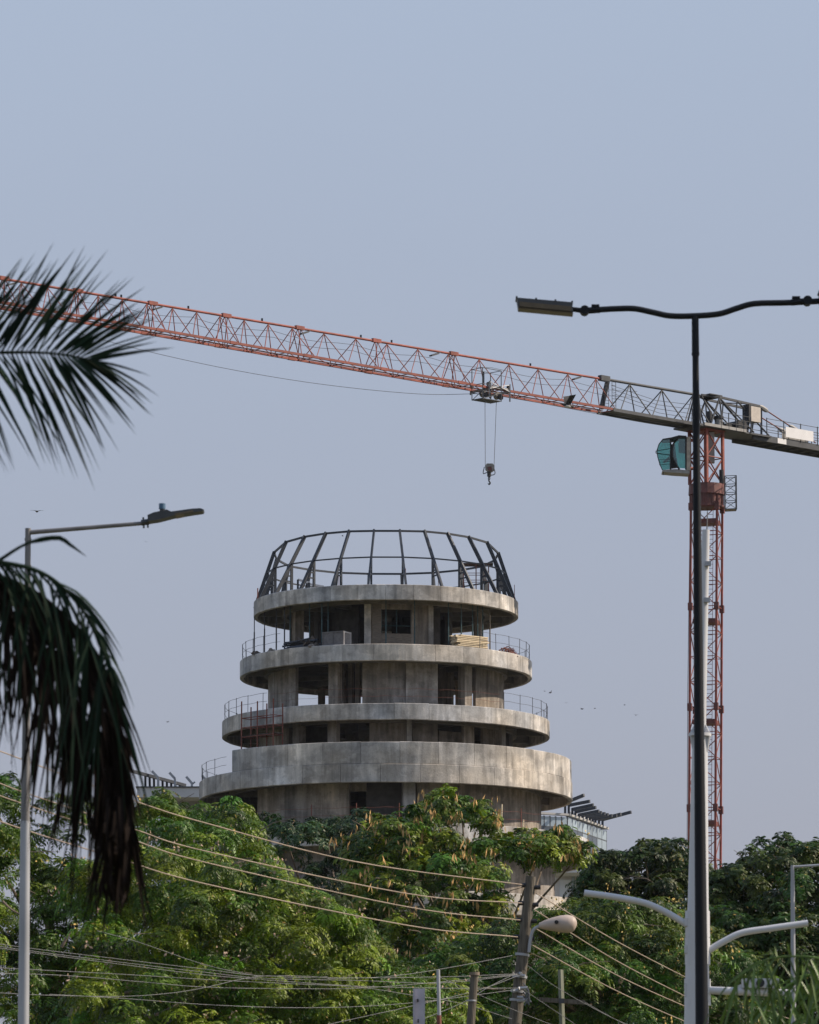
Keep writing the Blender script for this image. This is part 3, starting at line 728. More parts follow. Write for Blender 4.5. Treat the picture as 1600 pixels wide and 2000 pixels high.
# mast head (turns with the jib)
def lattice(parent, corners, z0, z1, n, r, rb_, m, mb, skipx=False, ln=None):
    def V_(c, z): return (c.x - (ln[1] * (ln[0] - z) if ln else 0), c.y, z)
    for c in corners: strut('mast_leg', V_(c, z0), V_(c, z1), r, m, parent, 'sq', up=corners[1] - corners[0])
    for k in range(n):
        a = z0 + (z1 - z0) * k / n; bz = z0 + (z1 - z0) * (k + 1) / n
        for i in range(4):
            p, q_ = corners[i], corners[(i + 1) % 4]
            flip = (k + i) % 2
            strut('mast_brace', V_(p, a if flip else bz), V_(q_, bz if flip else a), rb_, mb, parent)
            strut('mast_bar', V_(p, bz), V_(q_, bz), rb_ * .9, mb, parent)
            if skipx: strut('mast_brace', V_(p, bz if flip else a), V_(q_, a if flip else bz), rb_, mb, parent)
zh0 = P(1380, 947, YM).z; zh1 = zJ - .15
hc = [O + d * (x * .80) + nv * (y * .80) for x, y in ((-1, -1), (1, -1), (1, 1), (-1, 1))]
mh = MB().box(Vector((XM, YM, zh1 - .06)), (1.9, 1.9, .14), (d, nv, Zv)).build('mast_head', crd, crane)
lattice(mh, hc, zh0, zh1 - .13, 2, .088, .045, crd, crd, True)
MB().bar(O + Zv * (zh1 - zJ - .2) + nv * .3 - d * .1, O + Zv * (zh1 - zJ - 2.3) + nv * .3 - d * .1, .55, .55).build('cable_drum_box', M['crane_lgrey'], mh)
cyl(O + nv * .95 - d * .5 + Zv * (zh0 - zJ + .5), Zv, .95, .16, 'slew_gear', M['black'], mh)
# slewing ring
zs0 = P(1380, 992, YM).z
sl = MB(); 
for r_, za_, zb_ in ((1.16, zh0 - .55, zh0), (1.10, zh0 - .72, zh0 - .55), (1.16, zs0, zh0 - .72)):
    sl.box(Vector((XM, YM, (za_ + zb_) / 2)), (2 * r_ * .86, 2 * r_ * .86, zb_ - za_ - .004), (d.lerp(Vector((1, 0, 0)), .5).normalized(), Vector((-d.lerp(Vector((1, 0, 0)), .5).normalized().y, d.lerp(Vector((1, 0, 0)), .5).normalized().x, 0)), Zv))
slo = MB().tube([Vector((XM, YM, zs0)), Vector((XM, YM, zs0 + .12)), Vector((XM, YM, zs0 + .14)), Vector((XM, YM, zs0 + .85)), Vector((XM, YM, zs0 + .87)), Vector((XM, YM, zh0))], [1.22, 1.22, 1.12, 1.12, 1.24, 1.2], 16).build('slewing_ring', M['crane_dred'], crane)
for k in range(14):
    aa = 2 * math.pi * k / 14; strut('stiffener', Vector((XM + 1.15 * math.cos(aa), YM + 1.15 * math.sin(aa), zs0 + .15)), Vector((XM + 1.15 * math.cos(aa), YM + 1.15 * math.sin(aa), zs0 + .85)), .03, M['crane_dred'], slo, 'sq')
# mast below, square turned 15 degrees
phi = R(-15); ca, sa = math.cos(phi), math.sin(phi)
lean = 12 / 830.0
def lx(z): return -lean * (zs0 - z)
mcs = [Vector((XM + .906 * (x * ca - y * sa), YM + .906 * (x * sa + y * ca), 0)) for x, y in ((-1, -1), (1, -1), (1, 1), (-1, 1))]
SEC = 99.6 * mpp(YM) * 2.0
zz = zs0; secs = []
while zz > .2:
    secs.append((max(.05, zz - SEC), zz)); zz -= SEC
for (a0, a1) in secs:
    vis = a1 > 30
    mo = MB().box(Vector((XM + lx(a1), YM, a1 - 1.0)), (1.55, 1.55, .30), (Vector((ca, sa, 0)), Vector((-sa, ca, 0)), Zv)).build('mast_section', M['crane_dred'], crane)
    lattice(mo, mcs, a0 + .004, a1 - .004, 4 if vis else 2, .072, .033, crd, crd, False, (zs0, lean))
    for c in mcs:
        MB().box(Vector((c.x + lx(a1), c.y, a1 - .02)), (.30, .30, .50), (Vector((ca, sa, 0)), Vector((-sa, ca, 0)), Zv)).build('mast_coupling', M['crane_dred'], mo)
    if vis: ladder(Vector((XM + .25 + lx(a0), YM + .1, a0)), Vector((XM + .25 + lx(a1), YM + .1, a1)), Vector((1, 0, 0)), mo, M['crane_dred'], .4, 24, .02)
MB().box((XM + lx(0), YM, .35), (5, 5, .7)).build('crane_base', M['conc'], crane)
MB().tube([Vector((mcs[0].x - .12, mcs[0].y, zs0 - 3)), Vector((mcs[0].x - .14 + lx(45), mcs[0].y, 45)), Vector((mcs[0].x - .1 + lx(10), mcs[0].y, 10))], .02, 5).build('power_cable', M['black'], crane)
# ladder cage at the slewing ring
b = MB(); cx0, cx1 = P(1413, 960, YM).x, P(1436, 960, YM).x; zt_, zb_ = P(1420, 931, YM - 1).z, P(1420, 996, YM - 1).z
cage_c = [Vector((cx0, YM - 1.3, 0)), Vector((cx1, YM - 1.5, 0)), Vector((cx1, YM - .6, 0)), Vector((cx0 + .1, YM - .4, 0))]
cage = MB().prism([v + Zv * zb_ for v in cage_c], Zv * .05).build('service_cage', M['crane_lgrey'], crane)
for c in cage_c: strut('cage_bar', c + Zv * zb_, c + Zv * zt_, .03, cg, cage)
for k in range(5):
    z = zb_ + (zt_ - zb_) * k / 4
    for i in range(4): strut('cage_bar', cage_c[i] + Zv * z, cage_c[(i + 1) % 4] + Zv * z, .025, cg, cage)
    if k < 4:
        z2 = zb_ + (zt_ - zb_) * (k + 1) / 4
        strut('cage_bar', cage_c[0] + Zv * z, cage_c[1] + Zv * z2, .02, cg, cage); strut('cage_bar', cage_c[1] + Zv * z, cage_c[2] + Zv * z2, .02, cg, cage); strut('cage_bar', cage_c[1] + Zv * z, cage_c[0] + Zv * z2, .02, cg, cage)
# operator cab: profile in image-left direction, hung on the near-left side
YC = YM - 1.6
def cp(px, py, dy=0): return P(px, py, YC + dy)
prof = [(1347, 853), (1326, 852), (1312, 856), (1294, 858), (1287, 866), (1282, 880), (1284, 893), (1290, 910), (1294, 918), (1320, 916), (1347, 918)]
DP = 1.35
cabo = MB().prism([cp(*p) for p in ((1294, 918), (1320, 916), (1347, 919), (1347, 925), (1315, 923), (1294, 921))], (0, DP, 0)).build('cab', M['crane_lgrey'], crane)
MB().prism([cp(*p) for p in ((1349, 853), (1341, 853), (1341, 918), (1349, 918))], (0, DP, 0)).build('cab_back_panel', M['cabwhite'], cabo)
MB().prism([cp(*p) for p in ((1341, 851), (1326, 850), (1312, 854), (1294, 857), (1294, 859), (1312, 858), (1326, 855), (1341, 855))], (0, DP, 0)).build('cab_roof', M['black'], cabo)
fr_ = [(1294, 859), (1287, 868), (1283, 881), (1285, 893), (1289, 907), (1294, 918)]
for dy, nm in ((0.02, 'side_pane'), (DP - .04, 'side_pane')):
    MB().prism([cp(*p, dy) for p in ([(1311, 858)] + fr_ + [(1311, 916)])], (0, .02, 0)).build(nm, M['cabglass'], cabo)
    MB().prism([cp(*p, dy) for p in ((1339.5, 857), (1326, 857), (1317, 866), (1315, 880), (1316, 895), (1324, 914), (1339.5, 915))], (0, .02, 0)).build(nm, M['cabglass'], cabo)
    b = MB(); dy2 = dy - .02 if dy < .5 else dy + .05
    b.tube([cp(*p, dy2) for p in fr_], .035, 6); b.tube([cp(*p, dy2) for p in ((1326, 854), (1316, 866), (1313, 880), (1314, 893), (1320, 905), (1327, 917))], .07, 6)
    b.tube([cp(1340, 854, dy2), cp(1340, 917, dy2)], .06, 6)
    b.tube([cp(1281, 885, dy2), cp(1310, 889, dy2)], .03, 5); b.tube([cp(1281, 881, dy2), cp(1309, 876, dy2)], .022, 5); b.tube([cp(1281, 881, dy2), cp(1281, 885, dy2)], .022, 5)
    for yy in (898, 903, 908): b.tube([cp(1287, yy, dy2), cp(1309, yy - 2, dy2)], .014, 4)
    b.tube([cp(1310, 858, dy2), cp(1310, 917, dy2)], .05, 6)
    b.build('cab_frame', M['black'], cabo)
b = MB()
for p0, p1 in zip(fr_, fr_[1:]):
    b.add([cp(*p0, .05), cp(*p1, .05), cp(*p1, DP - .05), cp(*p0, DP - .05)], [(0, 1, 2, 3)])
b.build('front_pane', M['cabglass'], cabo)
b = MB(); b.prism([cp(*p, .4) for p in ((1311, 868), (1318, 866), (1321, 892), (1309, 896), (1298, 903), (1296, 900), (1308, 891))], (0, .5, 0))
b.prism([cp(*p, .45) for p in ((1309, 896), (1322, 894), (1324, 912), (1308, 914))], (0, .45, 0)); b.build('cab_seat', M['black'], cabo)
MB().prism([cp(*p, .3) for p in ((1339, 860), (1327, 858), (1325, 866), (1326, 884), (1339, 886))], (0, .06, 0)).build('cab_rear_screen', M['black'], cabo)
strut('cab_bracket', cp(1296, 919, .2), cp(1296, 928, .2), .03, cg, cabo)
strut('cab_bracket', cp(1345, 860, .6), cp(1366, 860, 1.0), .12, crd, cabo); strut('cab_bracket', cp(1345, 915, .6), cp(1366, 915, 1.0), .12, crd, cabo)
# trolley under the jib
tr = MB(); sT = s_of(957)
for t in (-BW - .12, BW + .12): tr.bar(J(sT - 1.0, t, .05), J(sT + .9, t, .05), .06, .12)
for s_ in (-.9, .85): tr.bar(J(sT + s_, -BW - .15, -.1), J(sT + s_, BW + .15, -.1), .08, .16)
trol = tr.build('trolley', M['crane_lgrey'], crane)
for s_ in (-.95, .9):
    for t in (-BW - .18, BW + .18): strut('hanger', J(sT + s_, t, .4), J(sT + s_, t, -.75 if t > 0 else -.3), .05, M['crane_lgrey'], trol, 'sq'); cyl(J(sT + s_, t * .85, .22), nv, .1, .13, 'roller', M['black'], trol, 12)
strut('trolley_tie', J(sT - .95, BW + .18, .35), J(sT + .9, BW + .18, -.1), .03, M['board'], trol); strut('trolley_tie', J(sT - .95, BW + .18, -.1), J(sT + .9, BW + .18, .35), .03, M['board'], trol)
for s_ in (-.55, .75): cyl(J(sT + s_, .1, -.32), nv, .2, .24, 'sheave', M['hookblk'], trol); cyl(J(sT + s_ - .1, .35, -.42), nv, .1, .19, 'sheave', M['black'], trol)
bs = s_of(934); 
bk = [J(bs + u, t, 0) for u, t in ((-.85, .3), (.85, .3), (.85, 1.3), (-.85, 1.3))]
bsk = MB().prism([v - Zv * .95 for v in bk], Zv * .05).build('service_basket', cg, trol)
for v in bk: strut('basket_bar', v - Zv * .95, v + Zv * 1.1, .03, cg, bsk)
for hh in (-.45, .05, 1.1):
    for i in range(4): strut('basket_bar', bk[i] + Zv * hh, bk[(i + 1) % 4] + Zv * hh, .024, cg, bsk)
strut('basket_bar', bk[2] - Zv * .95, bk[3] - Zv * .4, .022, cg, bsk); strut('basket_bar', bk[1] - Zv * .95, bk[2] - Zv * .4, .022, cg, bsk)
MB().bar(J(bs + .1, .6, -.9), J(bs + .1, .6, 1.0), .14, .14).build('basket_post', cg, bsk)
# hook block hanging from the trolley
hb = J(sT, .1, 0); hz_ = P(956, 908, hb.y).z
hook = thing('hook_block', (hb.x, hb.y, P(956, 945, hb.y).z), 'grey crane hook block hanging on two ropes under the jib', 'crane hook')
xl, xr = P(948, 912, hb.y).x, P(965, 912, hb.y).x
for x, s_ in ((xl, sT + .55), (xr, sT - .5)):
    tp = J(s_, .1, -.6); MB().tube([tp, Vector((x, hb.y, hz_ - .2))], .018, 5).build('hoist_rope', M['rope'], hook)
cxh = (xl + xr) / 2
def hp(px, py): return P(px, py, hb.y)
MB().prism([hp(*p) + Vector((0, -.18, 0)) for p in ((948, 910), (951, 906), (962, 906), (966, 910), (966, 918), (961, 922), (952, 921), (948, 917))], (0, .36, 0)).build('block_body', M['hookblk'], hook)
MB().prism([hp(*p) + Vector((0, -.22, 0)) for p in ((952, 913), (960, 912), (961, 920), (954, 920))], (0, .04, 0)).build('block_plate', M['crane_dred'], hook)
MB().tube(smoothpts([hp(946, 912), hp(944, 925), hp(952, 923), hp(959, 928), hp(967, 925), hp(965, 914)], 24), .03, 5).build('rope_guard', cg, hook)
cyl(hp(955.5, 926), Zv, .32, .13, 'swivel', M['black'], hook, 10)
MB().tube(smoothpts([hp(955.5, 930), hp(957, 934), hp(955.5, 937), hp(954, 934), hp(955.5, 930)], 12), .035, 6).build('shackle', M['black'], hook)
MB().tube(smoothpts([hp(955, 937), hp(955.5, 940), hp(957.5, 943), hp(955.5, 946), hp(953, 944)], 14), [.05] * 8 + [.055] * 4 + [.04, .03, .02], 6).build('hook', M['black'], hook)

# ------------------------------------------------------------------ buildings behind
YR = 400.0
cr0 = P(1108, 1593, YR); zr = cr0.z
def atz(px, py, z):
    lo, hi = 300., 600.
    for _ in range(50):
        m_ = (lo + hi) / 2
        if P(px, py, m_).z < z: lo = m_
        else: hi = m_
    return P(px, py, lo)
cr1 = atz(1184, 1620, zr); crl = P(1040, 1588, YR - 1.5); crl.z = zr
gb_ = thing('glass_building', (cr0.x, cr0.y, 0), 'glass fronted building with dark roof pergola behind the tower, right', 'building')
zlow = P(1108, 1690, YR).z
inn = Vector((crl.x, cr1.y + 3, 0))
bd = MB(); f0 = .3
base = [Vector((crl.x, crl.y + f0, 0)), Vector((cr0.x - .3, cr0.y + f0, 0)), Vector((cr1.x - .3, cr1.y, 0)), Vector((crl.x, cr1.y + 4, 0))]
bd.prism([v + Zv * .02 for v in base], Zv * (zr - .42)); bd.build('wall', M['bgrey'], gb_)
def facade(p0, p1, nx, rows, dark, off):
    dd = Vector((p1.x - p0.x, p1.y - p0.y, 0)); ln = dd.length; dd.normalize(); nn = Vector((dd.y, -dd.x, 0))
    if nn.y > 0: nn = -nn
    if abs(dd.y) > abs(dd.x): nn = Vector((abs(nn.x), nn.y, 0))
    for k in range(nx):
        for j, (za_, zb_) in enumerate(rows):
            u0, u1 = ln * k / nx + .05, ln * (k + 1) / nx - .05
            c = p0 + dd * ((u0 + u1) / 2) + nn * off
            m = M['paned'] if (k, j) in dark else M['pane']
            po = MB().box(Vector((c.x, c.y, (za_ + zb_) / 2)), (u1 - u0, .04, zb_ - za_ - .1), (dd, nn, Zv)).build('window_pane', m, gb_)
    b = MB()
    for k in range(nx + 1):
        c = p0 + dd * (ln * k / nx) + nn * (off - .03); b.box(Vector((c.x, c.y, (rows[0][1] + rows[-1][0]) / 2)), (.09, .12, rows[0][1] - rows[-1][0]), (dd, nn, Zv))
    for za_, zb_ in rows:
        c = p0 + dd * (ln / 2) + nn * (off - .035); b.box(Vector((c.x, c.y, za_)), (ln - .1, .11, .09), (dd, nn, Zv))
    b.build('window_frame', M['frame'], gb_)
rw = [(zr - .95, zr - .1), (zr - 2.9, zr - .95), (zr - 4.6, zr - 2.9)]
facade(cr0, cr1, 8, rw, {(1, 1), (2, 1), (4, 1), (5, 1), (4, 2), (2, 2)}, .02)
facade(crl, cr0, 6, rw, {(k, 1) for k in range(6)} | {(k, 2) for k in range(6)}, .02)
cp_ = MB().bar(crl + Zv * .06, cr0 + Zv * .06, .5, .16); cp_.bar(cr0 + Zv * .065, cr1 + Zv * .065, .5, .16); cp_.build('coping', M['bgrey'], gb_)
# roof pergola: bent steel frames, post and long cantilever beam
dd = (cr1 - cr0)
for px, pyb, pyt, ex, ey in ((1104, 1592, 1568, 1141, 1553), (1111, 1593, 1573, 1152, 1565), (1118, 1595, 1581, 1159, 1572), (1124, 1596, 1586, 1164, 1577), (1131, 1597, 1592, 1170, 1584), (1138, 1600, 1593, 1175, 1587),
                             (1146, 1603, 1595, 1182, 1589), (1152, 1606, 1597, 1188, 1591), (1158, 1609, 1599, 1196, 1593), (1163, 1612, 1600, 1205, 1593), (1170, 1614, 1601, 1213, 1590), (1177, 1616, 1601, 1233, 1586)):
    f_ = (px - 1104) / 73.; Y = cr0.y + (cr1.y - cr0.y) * f_ + .6
    pb = P(px, pyb, Y); pb.z = zr + .1; pt = P(px, pyt, Y); e = P(ex, ey, Y - 1.5)
    b = MB(); b.bar(pb, pt + Zv * .1, .18, .22); b.bar(pt, e, .16, .24); b.build('pergola_frame', M['steel'], gb_)
for k in range(6):
    f_ = .35 + k * .1; p = cr0.lerp(cr1, f_); MB().tube([p + Zv * .15 + Vector((-.8, .5, 0)), p + Zv * .75 + Vector((-.8, .5, 0)), p + Zv * .8 + Vector((-.8, .5, 0))], [.16, .2, .05], 8).build('roof_vent', M['bwhite'], gb_)
# lower white balconies of the same building
zl1, zl0 = P(1150, 1690, 392).z, P(1150, 1703, 392).z
b = MB().box(((P(1085, 1700, 393).x + P(1185, 1700, 393).x) / 2, 394.5, (zl0 + zl1) / 2), (P(1185, 1700, 393).x - P(1085, 1700, 393).x, 4, zl1 - zl0)); b.build('balcony_slab', M['bwhite'], gb_)
b = MB(); xa, xb = P(1070, 1700, 396).x, P(1190, 1700, 396).x; b.box(((xa + xb) / 2, 397.5, zl0 / 2), (xb - xa, 3, zl0 - .02)); b.build('wall', M['bwhite'], gb_)
for x0, x1, y0, y1, m in ((1093, 1115, 1718, 1752, 'panew'), (1117, 1123, 1712, 1748, 'pane'), (1134, 1139, 1718, 1745, 'pane'), (1158, 1166, 1730, 1750, 'panew'), (1144, 1152, 1718, 1745, 'pane')):
    a_, b_ = P(x0, y1, 395.9), P(x1, y0, 395.9)
    MB().box((a_ + b_) / 2, (b_.x - a_.x, .08, b_.z - a_.z)).build('window_pane', M[m], gb_)
# white building at the left
wb0, wb1 = P(268, 1537, 372), P(470, 1537, 372)
wb = thing('white_building', ((wb0.x + wb1.x) / 2, 378, 0), 'white flat roofed building with roof brackets behind the tower, left', 'building')
zt_ = P(340, 1538, 372).z; zb_ = P(340, 1557, 372).z
MB().box(((wb0.x + wb1.x) / 2, 377, (zt_ + zb_) / 2), (wb1.x - wb0.x, 10, zt_ - zb_)).build('roof_slab', M['bwhite'], wb)
MB().box(((wb0.x + wb1.x) / 2, 377, zt_ + .04), (wb1.x - wb0.x + .2, 10.2, .07)).build('coping', M['frame'], wb)
MB().box(((wb0.x + wb1.x) / 2 + .8, 379, zb_ / 2), (wb1.x - wb0.x - 1.6, 8, zb_ - .01)).build('wall', M['bgrey'], wb)
def wp(px, py, Y=373): return P(px, py, Y)
bm0 = MB().bar(wp(235, 1500, 371), wp(362, 1534, 376), .2, .22).build('roof_beam', M['steel'], wb)
for k in range(9):
    px = 284 + k * 8.4; t = (px - 235) / 127.; y0 = 1500 + 34 * t
    strut('post', wp(px, y0, 371 + 5 * t), Vector((wp(px, y0, 371 + 5 * t).x, 371 + 5 * t + .5, zt_)), .08, M['steel'], wb, 'sq')
for pts in (((297, 1506), (309, 1519), (309, 1537)), ((331, 1509), (342, 1521), (342, 1537)), ((364, 1517), (375, 1530), (375, 1537)), ((395, 1515), (404, 1526), (404, 1537))):
    b = MB()
    for p0, p1 in zip(pts, pts[1:]): b.bar(wp(*p0), wp(*p1), .16, .18)
    b.build('roof_bracket', M['galv'], wb)
strut('roof_bracket', wp(375, 1532), wp(381, 1527), .07, M['galv'], wb)

# ------------------------------------------------------------------ street lamps and poles
def polepts(xa, ya, xb, yb, Y):
    a, b = P(xa, ya, Y), P(xb, yb, Y); t = a.z / (a.z - b.z); g0 = a + (b - a) * t
    return a, b, g0
# black double-arm lamp
Y = 54.; a, b, g0 = polepts(1358, 622, 1371, 1990, Y); k = mpp(Y)
bl = thing('black_street_lamp', g0, 'tall black double armed street lamp in the foreground, right', 'street lamp')
def tp(pa, pb, ra, rb_, name, m, par, n=16): return MB().tube([pa, pb], [ra, rb_], n).build(name, m, par, True)
jn = a.lerp(b, .045)
tp(a + Zv * .02, a.lerp(b, .052), .038, .040, 'pole_top', M['lampblack'], bl)
tp(a.lerp(b, .0521), g0, .0345, .092, 'pole', M['lampblack'], bl)
strut('pole_collar', a.lerp(b, .050), a.lerp(b, .054), .043, M['lampblack'], bl, 'cy')
arm = smoothpts([P(x, y, Y) for x, y in ((1168, 605), (1205, 603), (1240, 603), (1275, 610), (1310, 617), (1358, 617), (1405, 613), (1440, 602), (1475, 593), (1545, 591), (1640, 586))], 50)
MB().tube(arm, .033, 12).build('arm', M['lampblack'], bl, True)
for s_, xs in ((1, (1115, 1168)), (-1, (1545, 1600))): pass
def lamphead(pts4, jx, jy, m1, flip):
    q0 = [P(x, y, Y) for x, y in pts4]
    ho = MB().prism([v + Vector((0, -.11, 0)) for v in q0], (0, .22, 0)).build('lamp_head', M['lampgrey'], bl)
    # glass tray below, ribs above
    lo_ = [q0[3], q0[2]]; dz = Vector((0, 0, .045))
    dxy = (q0[1] - q0[0]).normalized()
    MB().prism([q0[3] + Vector((0, -.125, .055)) + dxy * .015, q0[2] + Vector((0, -.125, .055)) - dxy * .02, q0[2] + Vector((0, -.125, .004)) - dxy * .02, q0[3] + Vector((0, -.125, .004)) + dxy * .015], (0, .014, 0)).build('lens', M['lampbrown'], ho)
    MB().prism([q0[3] + Vector((0, -.1, -.002)), q0[2] + Vector((0, -.1, -.002)), q0[2] + Vector((0, .1, -.002)), q0[3] + Vector((0, .1, -.002))], (0, 0, -.012)).build('lens', M['lampbrown'], ho)
    for f_ in (.0, .35, .7, 1.0):
        c = q0[0].lerp(q0[1], f_) + Vector((0, 0, .004)); MB().box(c, (.02, .23, .02)).build('cooling_rib', M['lampgrey'], ho)
    return ho
h1 = lamphead(((1009, 585), (1117, 594), (1119, 613), (1012, 603)), 1130, 606, None, False)
tp(P(1118, 604, Y), P(1140, 607, Y), .026, .03, 'knuckle', M['lampblack'], bl); cyl(P(1142, 607, Y), Vector((0, 1, 0)), .12, .05, 'knuckle', M['lampblack'], bl)
tp(P(1142, 607, Y), P(1172, 605, Y), .036, .036, 'sleeve', M['lampblack'], bl); MB().box(P(1163, 598, Y), (.085, .06, .03)).build('clamp', M['lampblack'], bl)
cyl(P(1577, 588, Y), Vector((0, 1, 0)), .12, .05, 'knuckle', M['lampblack'], bl); tp(P(1545, 591, Y), P(1577, 588, Y), .036, .036, 'sleeve', M['lampblack'], bl); MB().box(P(1555, 582, Y), (.085, .06, .03)).build('clamp', M['lampblack'], bl)
lamphead(((1600, 573), (1710, 563), (1708, 586), (1602, 596)), 0, 0, None, True)
MB().tube([g0, g0 + Zv * .5], .14, 16).build('base_sleeve', M['lampblack'], bl, True)
# grey single-arm lamp at the left
Y = 60.; a, b, g0 = polepts(55, 1032, 46, 1990, Y)
sl_ = thing('grey_street_lamp', g0, 'galvanised street lamp with one arm and blue photocell, far left', 'street lamp')
m1 = a.lerp(b, .60); m0 = a.lerp(b, .26)
tp(a, m0, .034, .038, 'pole_top', M['galvdull'], sl_); tp(m0 - Zv * .003, m1, .040, .053, 'pole', M['galvdull'], sl_); tp(m1 - Zv * .003, g0, .057, .085, 'pole', M['galv'], sl_)
for f_ in (.02, .075, .17, .47, .60): c = a.lerp(b, f_); strut('pole_band', c, c - Zv * .03, .04 + .03 * f_, M['galvdull'], sl_, 'cy')
tp(P(58, 1040, Y), P(280, 1022, Y), .028, .024, 'arm', M['galvdull'], sl_)
hl = MB().prism([P(x, y, Y) + Vector((0, -.12, 0)) for x, y in ((289, 1009), (300, 1004), (327, 998), (335, 1002), (375, 996.5), (392, 995.5), (399, 998), (397, 1001), (345, 1009), (310, 1018), (290, 1021))], (0, .24, 0)).build('lamp_head', M['lampgrey'], sl_)
MB().prism([P(x, y, Y) + Vector((0, -.13, 0)) for x, y in ((342, 1006), (378, 999.5), (378, 1003), (344, 1010))], (0, .26, 0)).build('lens', M['lampbrown'], hl)
tp(P(276, 1021, Y), P(291, 1019, Y), .036, .036, 'sleeve', M['lampgrey'], sl_)
for x, y in ((280, 1013), (281, 1029), (289, 1028)): MB().box(P(x, y, Y), (.02, .04, .03)).build('bolt', M['lampgrey'], sl_)
cyl(P(317, 989, Y), Zv, .065, .04, 'photocell', M['blue'], sl_); cyl(P(317, 996, Y), Zv, .02, .03, 'photocell_base', M['lampgrey'], sl_)
# white mast with curved arms
Y = 77.; g0 = polepts(1379, 1036, 1362, 1990, Y)[2]
wm = thing('white_mast', g0, 'tall tapered white mast with curved arms behind the black lamp', 'mast')
tp(P(1379, 1035, Y), P(1368, 1432, Y), .057, .085, 'upper_pole', M['white'], wm, 20)
tp(P(1367.6, 1438, Y), P(1363, 1820, Y), .115, .165, 'lower_pole', M['white'], wm, 20)
tp(P(1363, 1820.5, Y), g0, .172, .24, 'base_pole', M['white'], wm, 20)
strut('flange', P(1367.7, 1432, Y), P(1367.6, 1438, Y), .17, M['white'], wm, 'cy')
for k in range(8):
    aa = k * math.pi / 4 + .2; c = P(1367.7, 1438, Y); e = Vector((math.cos(aa), math.sin(aa), 0))
    MB().prism([c + e * .06 + e.orthogonal() * .004, c + e * .165 + e.orthogonal() * .004, c + e * .118 - Zv * .25 + e.orthogonal() * .004], Vector((-e.y, e.x, 0)) * .015).build('gusset', M['white'], wm)
    MB().prism([c + e * .05 + Zv * .05, c + e * .16 + Zv * .05, c + e * .07 + Zv * .22], Vector((-e.y, e.x, 0)) * .015).build('gusset', M['white'], wm)
tp(P(1382, 1000, Y), P(1381, 1035, Y), .008, .010, 'lightning_rod', M['galvdull'], wm)
for yy, xx in ((1101, 1378), (1172, 1376)): MB().box(P(xx + 5, yy, Y - .08), (.09, .08, .07)).build('clamp', M['galv'], wm)
for yy in (1805, 1858, 1938):
    c = P(1362.5, yy, Y); strut('clamp_band', c + Zv * .2, c - Zv * .2, .185 + (yy - 1800) * .0001, M['white'], wm, 'cy')
    MB().box(P(1343, yy - 4, Y - .02), (.09, .12, .12 if yy < 1900 else .2)).build('clamp_lug', M['white'], wm)
MB().tube(smoothpts([P(x, y, Y) for x, y in ((1141, 1744), (1200, 1752), (1260, 1764), (1305, 1784), (1345, 1808))], 24), .05, 12).build('curved_arm', M['white'], wm, True)
MB().tube(smoothpts([P(x, y, Y) for x, y in ((1578, 1803), (1500, 1814), (1450, 1822), (1415, 1838), (1378, 1860))], 24), .05, 12).build('curved_arm', M['white'], wm, True)
MB().tube([P(1380, 1934, Y), P(1545, 1940, Y)], .058, 12).build('side_arm', M['white'], wm, True)
b = MB().box(P(1485, 1921, Y), (.55, .2, .14)); b.bar(P(1430, 1933, Y), P(1462, 1920, Y), .05); b.build('camera_housing', M['white'], wm)
cyl(P(1484, 1921, Y - .05), Vector((0, 1, 0)), .4, .06, 'camera_lens', M['black'], wm)
# slim grey lamp at the right edge
Y = 100.; a, b, g0 = polepts(1548, 1690, 1550, 1990, Y)
gl = thing('slim_street_lamp', g0, 'slim grey street lamp with a straight arm leaving the right edge', 'street lamp')
tp(a, a.lerp(b, .1), .036, .036, 'pole_top', M['galv'], gl); tp(a.lerp(b, .101), g0, .040, .09, 'pole', M['galv'], gl)
tp(P(1551, 1693, Y), P(1660, 1686, Y), .026, .024, 'arm', M['galv'], gl)
MB().prism([P(x, y, Y) + Vector((0, -.12, 0)) for x, y in ((1655, 1680), (1690, 1676), (1735, 1680), (1690, 1690), (1655, 1692))], (0, .24, 0)).build('lamp_head', M['lampgrey'], gl)
# leaning wooden utility pole with drop-shaped luminaire
Y = 100.; a, b, g0 = polepts(1037, 1712, 1006, 1990, Y)
wpole = thing('wooden_utility_pole', g0, 'leaning weathered wooden utility pole with streetlight left of the glass building', 'utility pole')
pts = [a.lerp(g0, t) + Vector((.012 * math.sin(t * 9), 0, 0)) for t in np.linspace(0, 1, 16)]
MB().tube(pts, [.10 + .10 * t for t in np.linspace(0, 1, 16)], 14).build('pole', M['wood'], wpole, True)
def axis_at(y): return 1037 + (y - 1712) * (1006 - 1037) / 278.
for yy in (1862, 1905, 1934, 1951): c = P(axis_at(yy), yy, Y); dn = (b - a).normalized(); strut('pole_band', c, c + dn * .05, .148 if yy > 1880 else .14, M['galv'], wpole, 'cy')
for yy, xx, s_ in ((1729, 1027, -1), (1764, 1020, -1), (1797, 1016, -1), (1830, 1010, -1), (1733, 1048, 1), (1767, 1044, 1), (1799, 1041, 1), (1833, 1036, 1)):
    c = P(axis_at(yy), yy, Y - .02); e = P(xx - 2 * s_ + s_ * 4, yy, Y - .02); strut('insulator_pin', c, e, .022, M['lampgrey'], wpole); cyl(e, (e - c).normalized(), .12, .045, 'insulator', M['black'], wpole, 10)
for x, y in ((1018, 1901), (1026, 1905), (1016, 1932), (1030, 1930), (1002, 1934), (1022, 1948), (1030, 1955)):
    strut('wire_clamp', P(axis_at(y), y, Y - .14), P(x, y + random.uniform(-3, 3), Y - .18), .035, M['galv'], wpole)
b = MB()
